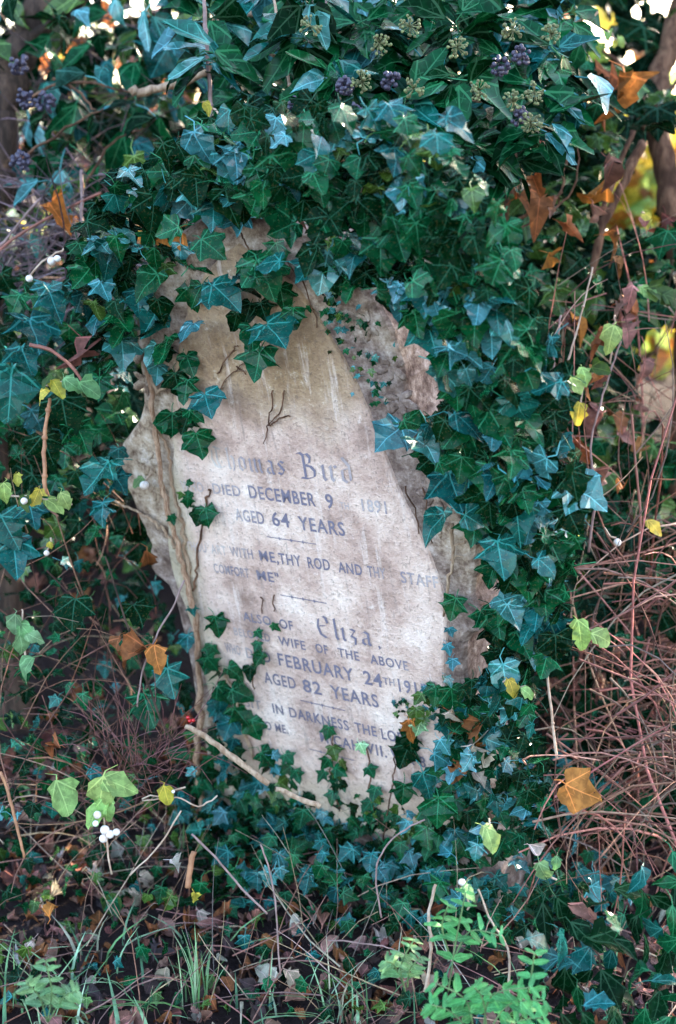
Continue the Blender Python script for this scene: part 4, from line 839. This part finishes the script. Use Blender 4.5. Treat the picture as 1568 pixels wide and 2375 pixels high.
# ================================================================ snowberry
rnd.seed(909)
def berry(root, x, y, d, r_px, mat='white_berry'):
    c = at(x, y, d); r_ = pxs(r_px * .86, d); m_ = MB(); V, Fc = sphere_vf((0, 0, 0), r_, 10, 7)
    V = [(a * (1 + .06 * math.sin(3 * b / r_)), b * 1.04, c_ * .96) for a, b, c_ in V]; m_.add(np.array(V) + np.array(c), Fc); return m_.build('berry', mat, root)
def sprig(label, lv, berries, stemP, d, tone='l', mat='cane_pale', cat='shrub', name='snowberry_sprig'):
    root = empty(name, at(*stemP[-1], d)); tag(root, label, cat)
    one_stalk(root, 'stem', stemP, 0, (4, 5), depth=d + .01, mat=mat, k=3)
    for L_ in lv:
        x, y, s_, a = L_[:4]; tn = L_[4] if len(L_) > 4 else tone
        q = leaf_at('round', at(x, y, d), pxs(s_, d), jit(TONE[tn], .18), tipang=a, jr=.3, nb=.9, ub=.35)
        o = bpy.data.objects.new('leaf', tmesh(q['kind'], q['i'], q['mat'])); COL.objects.link(o); o.parent = root; o.matrix_basis = Matrix.Translation(-root.location) @ q['M']; o.color = (*q['tone'][:3], 1)
    for x, y, r_ in berries: berry(root, x, y, d - .01, r_)
    return root
sprig('lime green leaves with white berries low on the left bank', [(145, 1845, 90, 10), (235, 1840, 95, 0), (265, 1815, 80, 60), (225, 1885, 70, -20), (245, 1870, 60, 10)], [(226, 1890, 11), (243, 1925, 13), (255, 1935, 12), (240, 1945, 12), (270, 1930, 10), (222, 1910, 9)], [(240, 1800), (235, 1850), (250, 1960), (255, 2030)], 2.22, 'l')
sprig('single yellow leaf on a straw beside the lime snowberry leaves', [(385, 1842, 48, 20, 'y')], [(402, 1836, 5)], [(330, 1850), (385, 1838), (430, 1825)], 2.25, 'y')
sprig('pale green oval leaves hanging at mid height on the left bank', [(35, 1445, 50, 0), (58, 1460, 48, 30), (75, 1475, 46, 60), (50, 1490, 55, 0), (62, 1545, 62, 0)], [], [(50, 1410), (52, 1460), (60, 1560)], 2.34, 'lg')
sprig('yellow and green mottled leaves above the orange jointed cane', [(130, 895, 50, 20, 'y'), (165, 890, 52, 50), (205, 900, 60, 60), (100, 915, 42, -40, 'y'), (110, 880, 36, 0, 'o')], [], [(100, 900), (150, 885), (215, 905)], 2.36, 'lg')
sprig('yellow-green leaf row with white berry low beside the orange cane', [(10, 1140, 50, 0, 'l'), (60, 1160, 48, 30, 'o'), (85, 1150, 45, -30, 'y'), (120, 1165, 50, 40, 'l'), (150, 1160, 48, 30, 'l'), (40, 1110, 30, 0, 'y')], [(56, 1162, 10)], [(0, 1150), (70, 1150), (165, 1165)], 2.37, 'l')
sprig('round lime leaf pair against the dead bracken', [(1345, 1465, 68, 10, 'l'), (1395, 1478, 62, 70, 'l')], [], [(1300, 1440), (1340, 1450), (1380, 1465)], 2.2, 'l')
sprig('two small yellow-green leaves at the edge of the ivy by the bracken', [(1186, 1592, 44, 20, 'y'), (1222, 1606, 40, 40, 'l')], [], [(1170, 1575), (1190, 1585), (1225, 1600)], 2.18, 'l')
sprig('lime leaf hanging below the big ivy leaf on the right', [(1325, 1215, 70, 0, 'l'), (1280, 1212, 40, 0, 'y'), (1280, 1180, 36, 0, 'y')], [], [(1320, 1170), (1325, 1200), (1330, 1240)], 2.26, 'l')
sprig('yellow oval leaf on the cane above the white berry', [(1515, 1218, 44, 30, 'y')], [], [(1490, 1205), (1505, 1212), (1520, 1215)], 2.4, 'y')
sprig('single white berry hanging in front of the dead bracken', [], [(1432, 1258, 11)], [(1400, 1225), (1420, 1245), (1432, 1255)], 2.35)
sprig('yellow-green oval leaf hanging at the top of the slanting canes', [(1418, 780, 70, -10, 'l')], [], [(1425, 730), (1420, 760), (1415, 840)], 2.48, 'l')
sprig('four lime and yellow leaves climbing the slanting canes', [(1390, 855, 48, 60, 'o'), (1355, 867, 46, 20, 'l'), (1335, 893, 50, 20, 'l'), (1342, 952, 52, 5, 'y')], [], [(1400, 850), (1360, 880), (1340, 970)], 2.48, 'l')
sprig('small yellow leaves beside the large ivy leaf at the stone edge', [(1250, 885, 28, 0, 'y'), (1252, 915, 36, 0, 'y')], [], [(1250, 870), (1252, 900), (1254, 930)], 2.35, 'y')
sprig('bright yellow-green lobed leaves against the trunk at the outer edge', [(1530, 680, 70, 60, 'o'), (1500, 675, 50, 40, 'l'), (1560, 690, 60, 80, 'o')], [], [(1480, 660), (1520, 670), (1570, 690)], 2.6, 'l')
sprig('lone yellow leaf near the sunlit gap in the hedge', [(1498, 508, 40, 10, 'y')], [], [(1490, 490), (1495, 500), (1500, 530)], 2.7, 'y')
sprig('mottled yellow-green lobed leaf low on the right of the ground ivy', [(1135, 1940, 66, 5, 'l')], [], [(1135, 1900), (1134, 1930), (1136, 1980)], 2.12, 'l')
sprig('pale green leaf on the ground at the foot of the bracken', [(1258, 2020, 55, 30, 'lg'), (1290, 2000, 34, 0, 'lg')], [], [(1240, 2000), (1260, 2015), (1290, 2040)], 2.2, 'lg')
sprig('white berry above the green vetch', [(1085, 2070, 45, 30, 'lg')], [(1071, 2046, 10)], [(1071, 2046), (1080, 2075), (1085, 2110)], 2.08)
sprig('two white berries hanging by mauve twigs at upper left', [], [(120, 606, 12), (133, 600, 10), (68, 646, 10)], [(150, 580), (120, 600), (66, 640)], 2.5)
sprig('white berry resting against the brown shoulder of the gravestone', [(322, 1115, 30, -40, 'lg')], [(335, 1126, 13)], [(352, 1095), (340, 1115), (330, 1135)], stone_depth(335, 1126) - .035, 'lg')
sprig('white berry with a yellow bud among left bank ivy', [(116, 1265, 22, 0, 'y')], [(108, 1283, 8)], [(120, 1250), (112, 1270), (105, 1290)], 2.38, 'y')
sprig('yellow leaf on the mauve cane above the gravestone', [(480, 246, 36, 20, 'y'), (528, 292, 30, 0, 'org')], [], [(470, 235), (485, 245), (520, 280)], 2.38, 'y')
sprig('lime leaves in the dark gap near the bright sky', [(1410, 78, 26, 0, 'l'), (1440, 95, 26, 20, 'l'), (1425, 100, 20, 0, 'y')], [], [(1400, 70), (1425, 85), (1450, 100)], 2.9, 'l')
sprig('olive leaf clump left of the gravestone ivy', [(275, 430, 60, 0, 'o'), (285, 405, 45, 30, 'l'), (265, 410, 40, -20, 'o')], [], [(290, 390), (275, 420), (270, 450)], 2.6, 'o')
rd = empty('red_berry_sprig', at(436, 1675, 2.36)); tag(rd, 'two scarlet berries beside the pale ivy stem', 'berries')
for x, y in ((436, 1664), (440, 1672), (448, 1671)): berry(rd, x, y, 2.36, 5.5, 'red_berry')
one_stalk(rd, 'stalk', [(415, 1640), (430, 1655), (442, 1668)], 0, 2.5, depth=2.37, mat='bark_red')
# ================================================================ fallen and hanging dead leaves, one by one
rnd.seed(111)
def dleaf(label, x, y, s_, d, tn, tip=None, kind='dead', ub=.3):
    q = leaf_at(kind, at(x, y, d) if d else on_ground(x, y, .03), pxs(s_, d or 2.2), jit(TONE[tn], .12), tipang=tip, jr=.55, ub=ub, mat='dead_leaf')
    o = bpy.data.objects.new('dead_leaf', tmesh(kind, q['i'], 'dead_leaf')); COL.objects.link(o); o.matrix_basis = q['M']; o.color = (*q['tone'][:3], 1); tag(o, label, 'leaf', 'fallen leaves')
dleaf('bright orange curled leaf caught in the dead bracken', 1345, 1835, 92, 2.2, 'org', 70, 'ivy_broad')
dleaf('orange-brown leaf facing out beside the ivy stem on the left bank', 362, 1522, 68, 2.36, 'org', 20, 'round')
dleaf('dark brown crumpled leaf left of the orange-brown one on the bank', 310, 1515, 75, 2.38, 'br', -40)
dleaf('small russet leaf at the left of the crumpled brown pair', 272, 1500, 50, 2.4, 'br', 0)
dleaf('long rust leaf hanging below the bright sky at upper right', 1448, 212, 105, 2.7, 'org', 5)
dleaf('dull brown leaf behind the long rust leaf at upper right', 1405, 205, 90, 2.78, 'br', -20)
dleaf('rust leaf hanging in the dark beside the gravestone ivy', 1250, 475, 85, 2.62, 'br', 0)
dleaf('small rust leaf above the one hanging beside the gravestone ivy', 1242, 425, 50, 2.62, 'br', 20)
dleaf('folded rust leaf on the leaning branch at upper right', 1380, 445, 80, 2.7, 'org', -30)
dleaf('cream brown leaf scrap among the slanting canes', 1420, 560, 60, 2.7, 'br', 60)
dleaf('orange leaf in the mauve twigs at upper left', 132, 490, 70, 2.65, 'org', 30)
dleaf('yellowed leaf above the orange one in the mauve twigs', 125, 455, 50, 2.68, 'o', 0)
dleaf('brown leaf under the lower knob of the gravestone', 345, 1300, 55, 2.6, 'br', 10)
dleaf('reddish leaves crumpled behind the arching pink stem', 190, 810, 80, 2.5, 'r', 80)
dleaf('rust leaf in the twigs at the foot of the left bank', 125, 1735, 45, 2.35, 'br', 0)
dleaf('orange pointed leaf standing in the shaded litter', 118, 2105, 48, 2.15, 'org', 180)
dleaf('pale cream leaf lying at the left of the dark hollow', 215, 2058, 46, None, 'cream', 30, 'dead', .7)
dleaf('torn cream leaf lying right of the pale one in the dark hollow', 340, 2075, 58, None, 'cream', 70, 'dead', .7)
dleaf('large dull olive-brown round leaf lying in the litter', 262, 2135, 85, None, 'o', 20, 'round', .7)
dleaf('small grey-buff leaf under the snapped stem', 408, 2002, 40, 2.25, 'cream', 60)
dleaf('buff leaf in the litter above the grass tuft', 468, 2165, 52, None, 'cream', 10, 'round', .7)
dleaf('upright buff oval leaf behind the front grass', 382, 2300, 62, None, 'cream', 160, 'round', .5)
dleaf('pale mint lobed leaf in the centre foreground litter', 678, 2308, 62, None, 'cream', 20, 'dead', .7)
dleaf('red-brown leaf left of the bottom centre twigs', 625, 2225, 62, None, 'br', 60, 'round', .8)
dleaf('pink-brown leaf at the ground ivy edge under the bracken', 1360, 2110, 60, 2.15, 'pk', 40)
dleaf('pale leaf scrap at the foot of the bracken stems', 1245, 1962, 38, 2.2, 'cream', 80)
dleaf('white torn leaf near the bottom left corner', 82, 2235, 56, None, 'cream', 60, 'dead', .7)
dleaf('amber leaf low in the dark hollow', 452, 2080, 28, 2.2, 'y', 0)
# ================================================================ ground cover
rnd.seed(222); leaves = []
gi = empty('ground_ivy', on_ground(850, 2120)); tag(gi, 'small-leaved ivy carpet spreading over the ground below the gravestone', 'ivy')
GI = [(420, 1900), (640, 1960), (980, 1960), (1290, 1900), (1420, 2020), (1450, 2180), (1250, 2220), (1000, 2230), (760, 2160), (560, 2130), (430, 2040)]
for spc, hz, sz, tn in ((27, (.05, .12), (34, 62), 'bbggpd'), (27, (.0, .06), (34, 58), 'dgdb')):
    for x, y in scatter(GI, spc):
        p = on_ground(x, y); p.z += rnd.uniform(*hz) + (.10 if x > 900 and y < 2080 else 0); leaves.append(leaf_at(rnd.choice(('ivy_small', 'ivy')), p, pxs(rnd.uniform(*sz), 2.2), mixtone(tn), jr=.45, ub=.6))
for x, y in scatter([(-20, 1780), (460, 1830), (560, 2130), (420, 2180), (-20, 2150)], 36):
    p = on_ground(x, y); p.z += rnd.uniform(.0, .10); leaves.append(leaf_at(rnd.choice(('ivy_small', 'ivy', 'ivy_heart')), p, pxs(rnd.uniform(28, 52), 2.25), mixtone('gdbdogd'), jr=.6, ub=.6))
for x, y in scatter([(0, 1850), (420, 1900), (560, 2130), (760, 2160), (1000, 2240), (1560, 2240), (1568, 2390), (0, 2390)], 46):
    p = on_ground(x, y); p.z += rnd.uniform(.0, .05); leaves.append(leaf_at(rnd.choice(('ivy_small', 'ivy_small', 'round')), p, pxs(rnd.uniform(26, 50), 2.15), mixtone('gdbdogo'), jr=.6, ub=.7, mat='ivy_leaf'))
place_leaves(gi, leaves, 300)
# dark glossy bush in the lower right corner
leaves = []; bu = empty('evergreen_bush', on_ground(1400, 2300)); tag(bu, 'low glossy dark green bush in the lower corner under the bracken', 'bush')
for x, y in scatter([(1260, 2130), (1420, 2060), (1600, 1990), (1600, 2400), (1300, 2400), (1230, 2260)], 44):
    d = rnd.uniform(2.02, 2.22); leaves.append(leaf_at(rnd.choice(('holly', 'adult', 'round')), at(x, y, d), pxs(rnd.uniform(55, 100), d), mixtone('dgdb'), jr=.6, ub=.6, mat='adult_leaf'))
place_leaves(bu, leaves, 200)
for P in ([(1400, 2330), (1380, 2200), (1340, 2120)], [(1420, 2330), (1470, 2200), (1540, 2060)], [(1390, 2330), (1320, 2260), (1280, 2200)]): one_stalk(bu, 'stem', P, 0, (7, 4), depth=2.16, mat='bark_dark')
# litter
LL = []
for _ in range(2600):
    x, y = rnd.uniform(-1.0, 1.1), rnd.uniform(1.85, 2.95); p = Vector((x, y, gh(x, y) + rnd.uniform(.002, .022)))
    nrm = UP + rv() * .45; M = orient(p, nrm, rv(), rnd.uniform(.014, .045))
    LL.append(dict(kind=rnd.choice(('dead', 'dead', 'round')), M=M, tone=mixtone(('br', 'r', 'pk', 'pk', 'pk', 'cream', 'br')) if rnd.random() < .6 else jit((.07, .045, .04)), i=rnd.randrange(50)))
for _ in range(500):
    x, y = rnd.uniform(-1.8, 2), rnd.uniform(2.8, 3.6); p = Vector((x, y, gh(x, y) + .01)); LL.append(dict(kind='dead', M=orient(p, UP + rv() * .5, rv(), rnd.uniform(.03, .07)), tone=mixtone(('br', 'r', 'pk')), i=rnd.randrange(50)))
o = mass_mesh(LL, 'leaf_litter', 'dead_leaf_mass'); tag(o, 'mat of brown and mauve rotting leaves covering the ground', 'leaf litter', kind='stuff')
mb = MB()
for _ in range(420):
    x, y = rnd.uniform(-.9, 1.0), rnd.uniform(1.8, 2.7); p = Vector((x, y, gh(x, y) + rnd.uniform(.01, .05)))
    arch(p, Vector((rnd.gauss(0, 1), rnd.gauss(0, .7), rnd.gauss(.15, .3))), rnd.uniform(.05, .28), rnd.uniform(.0007, .0019), .5, jit(rnd.choice([(.36, .18, .14), (.26, .12, .09), (.50, .34, .22)]), .3), 4)
for _ in range(85):           # standing straws
    x, y = rnd.uniform(-20, 1560), rnd.uniform(1950, 2380); p = on_ground(x, y)
    arch(p, Vector((rnd.gauss(0, .28), rnd.gauss(0, .2), 1)), rnd.uniform(.06, .26), rnd.uniform(.0007, .0014), .25, jit(rnd.choice([(.42, .26, .17), (.30, .15, .10), (.55, .42, .28), (.40, .30, .27)]), .3), 5)
o = mb.build('twig_litter', 'stem_mass'); tag(o, 'fine fallen twigs and stalks strewn over the leaf mould', 'twigs', kind='stuff')
# grass
def blade(mb_, p, h_, lean, wd_, tint):
    d = Vector((rnd.gauss(0, 1), rnd.gauss(0, 1), 0)).normalized(); s_ = d.cross(UP) * wd_; V = []; UVs = []
    for i in range(5):
        q = i / 4; c = p + UP * h_ * q * (1 - .25 * lean * q) + d * h_ * lean * q * q; w_ = (1 - q ** 2.2) + .04
        V += [tuple(c - s_ * w_ + d * wd_ * .3), tuple(c), tuple(c + s_ * w_ + d * wd_ * .3)]
    Fc = []
    for i in range(4):
        for k_ in (0, 1): a = i * 3 + k_; Fc.append((a, a + 1, a + 4, a + 3))
    mb_.add(V, Fc, None, tint)
GC = [(.17, .33, .12), (.28, .48, .22), (.38, .54, .30), (.52, .50, .33), (.12, .26, .12)]
mb = MB()
for _ in range(70):
    x = rnd.betavariate(1, 2.2) * 900 - 30; y = rnd.uniform(2190, 2440); p = on_ground(x, y)
    blade(mb, p, rnd.uniform(.03, .11), rnd.uniform(.3, 1.8), rnd.uniform(.0018, .0042), jit(rnd.choice(GC), .25))
for _ in range(50):
    x = rnd.uniform(600, 1500); y = rnd.uniform(2230, 2440); p = on_ground(x, y); blade(mb, p, rnd.uniform(.04, .13), rnd.uniform(.2, 1.3), rnd.uniform(.0010, .002), jit(rnd.choice(GC), .25))
o = mb.build('grass', 'grass_blade_mass'); tag(o, 'thin green and straw grass blades in the foreground', 'grass', kind='stuff')
def tuft(label, x, y, n_, h_, spread, lean):
    p0 = on_ground(x, y); root = empty('grass_tuft', p0); tag(root, label, 'grass tuft')
    for _ in range(n_):
        m_ = MB(); p = p0 + Vector((rnd.gauss(0, spread), rnd.gauss(0, spread), 0)); p.z = gh(p.x, p.y)
        blade(m_, Vector((0, 0, 0)) + p, h_ * rnd.uniform(.4, .85), lean * rnd.uniform(.3, 1.6), rnd.uniform(.0012, .0024), (1, 1, 1)); o = m_.build('blade', 'grass_blade', root); o.color = (*jit(rnd.choice(GC[:3]), .2), 1)
tuft('upright feathery green grass tuft in the centre-left foreground', 452, 2330, 26, .17, .014, .25)
tuft('arching broad-bladed grass tuft at the bottom left', 170, 2385, 9, .13, .03, 1.1)
tuft('grass tuft at the extreme lower left corner', 15, 2300, 14, .13, .03, .9)
tuft('sparse grass tuft at the bottom right of the pale mint leaf', 790, 2375, 16, .14, .02, .9)
tuft('pair of pale grass blades standing in the dark hollow', 415, 1990, 5, .14, .006, .35)
# vetch with paired leaflets
def vetch(label, base, tips, d, lw, tn):
    root = empty('vetch_plant', at(*base, d)); tag(root, label, 'plant')
    for P in tips:
        pts = catmull([at(*q, d - .02 * i) for i, q in enumerate(P)], 6); m_ = MB(); m_.tube(pts, .0012, 4); s_ = m_.build('stem', 'grass_blade', root); s_.color = (.20, .32, .12, 1)
        n_ = len(pts); i0 = n_ // 3
        for i in range(i0, n_, 2 if n_ > 12 else 1):
            t_ = (pts[min(i + 1, n_ - 1)] - pts[i - 1]).normalized(); sd_ = t_.cross(-FW).normalized(); k_ = (i - i0) / max(1, n_ - 1 - i0); sz = pxs(lw, d) * (1.0 - .45 * k_)
            for sg in (-1, 1):
                q = dict(M=orient(pts[i], -FW * .6 + UP * .6 + rv() * .25, sd_ * sg + t_ * .45, sz * rnd.uniform(.85, 1.15)))
                o = bpy.data.objects.new('leaflet', tmesh('leaflet', rnd.randrange(9), 'soft_leaf')); COL.objects.link(o); o.parent = root; o.matrix_basis = Matrix.Translation(-root.location) @ q['M']; o.color = (*jit(TONE[tn], .18), 1)
TONE['v'] = (.10, .38, .11)
vetch('tall fresh green vetch with paired leaflets at lower right', (1045, 2300), [[(1040, 2300), (1058, 2180), (1080, 2070)], [(1050, 2230), (1090, 2160), (1160, 2170)], [(1045, 2220), (1025, 2150), (1040, 2100)]], 2.04, 44, 'v')
vetch('broad clump of fresh green vetch at the bottom edge', (1120, 2400), [[(1100, 2400), (1080, 2320), (1010, 2280)], [(1120, 2400), (1140, 2310), (1230, 2290)], [(1130, 2400), (1180, 2330), (1260, 2320)], [(1130, 2400), (1120, 2320), (1100, 2290)], [(1200, 2390), (1225, 2300), (1240, 2210)], [(1110, 2420), (1050, 2350), (1000, 2330)], [(1150, 2420), (1200, 2370), (1260, 2360)]], 1.98, 54, 'v')
vetch('small pale green vetch left of the tall one', (940, 2300), [[(940, 2300), (930, 2240), (960, 2180)], [(938, 2290), (915, 2240), (895, 2230)], [(945, 2290), (950, 2250), (975, 2220)]], 2.05, 42, 'lg')
vetch('low green leafy plant at the bottom left by the grass', (110, 2360), [[(110, 2370), (120, 2300), (105, 2230)], [(110, 2370), (90, 2310), (60, 2280)], [(112, 2370), (150, 2310), (180, 2300)]], 2.0, 46, 'lg')
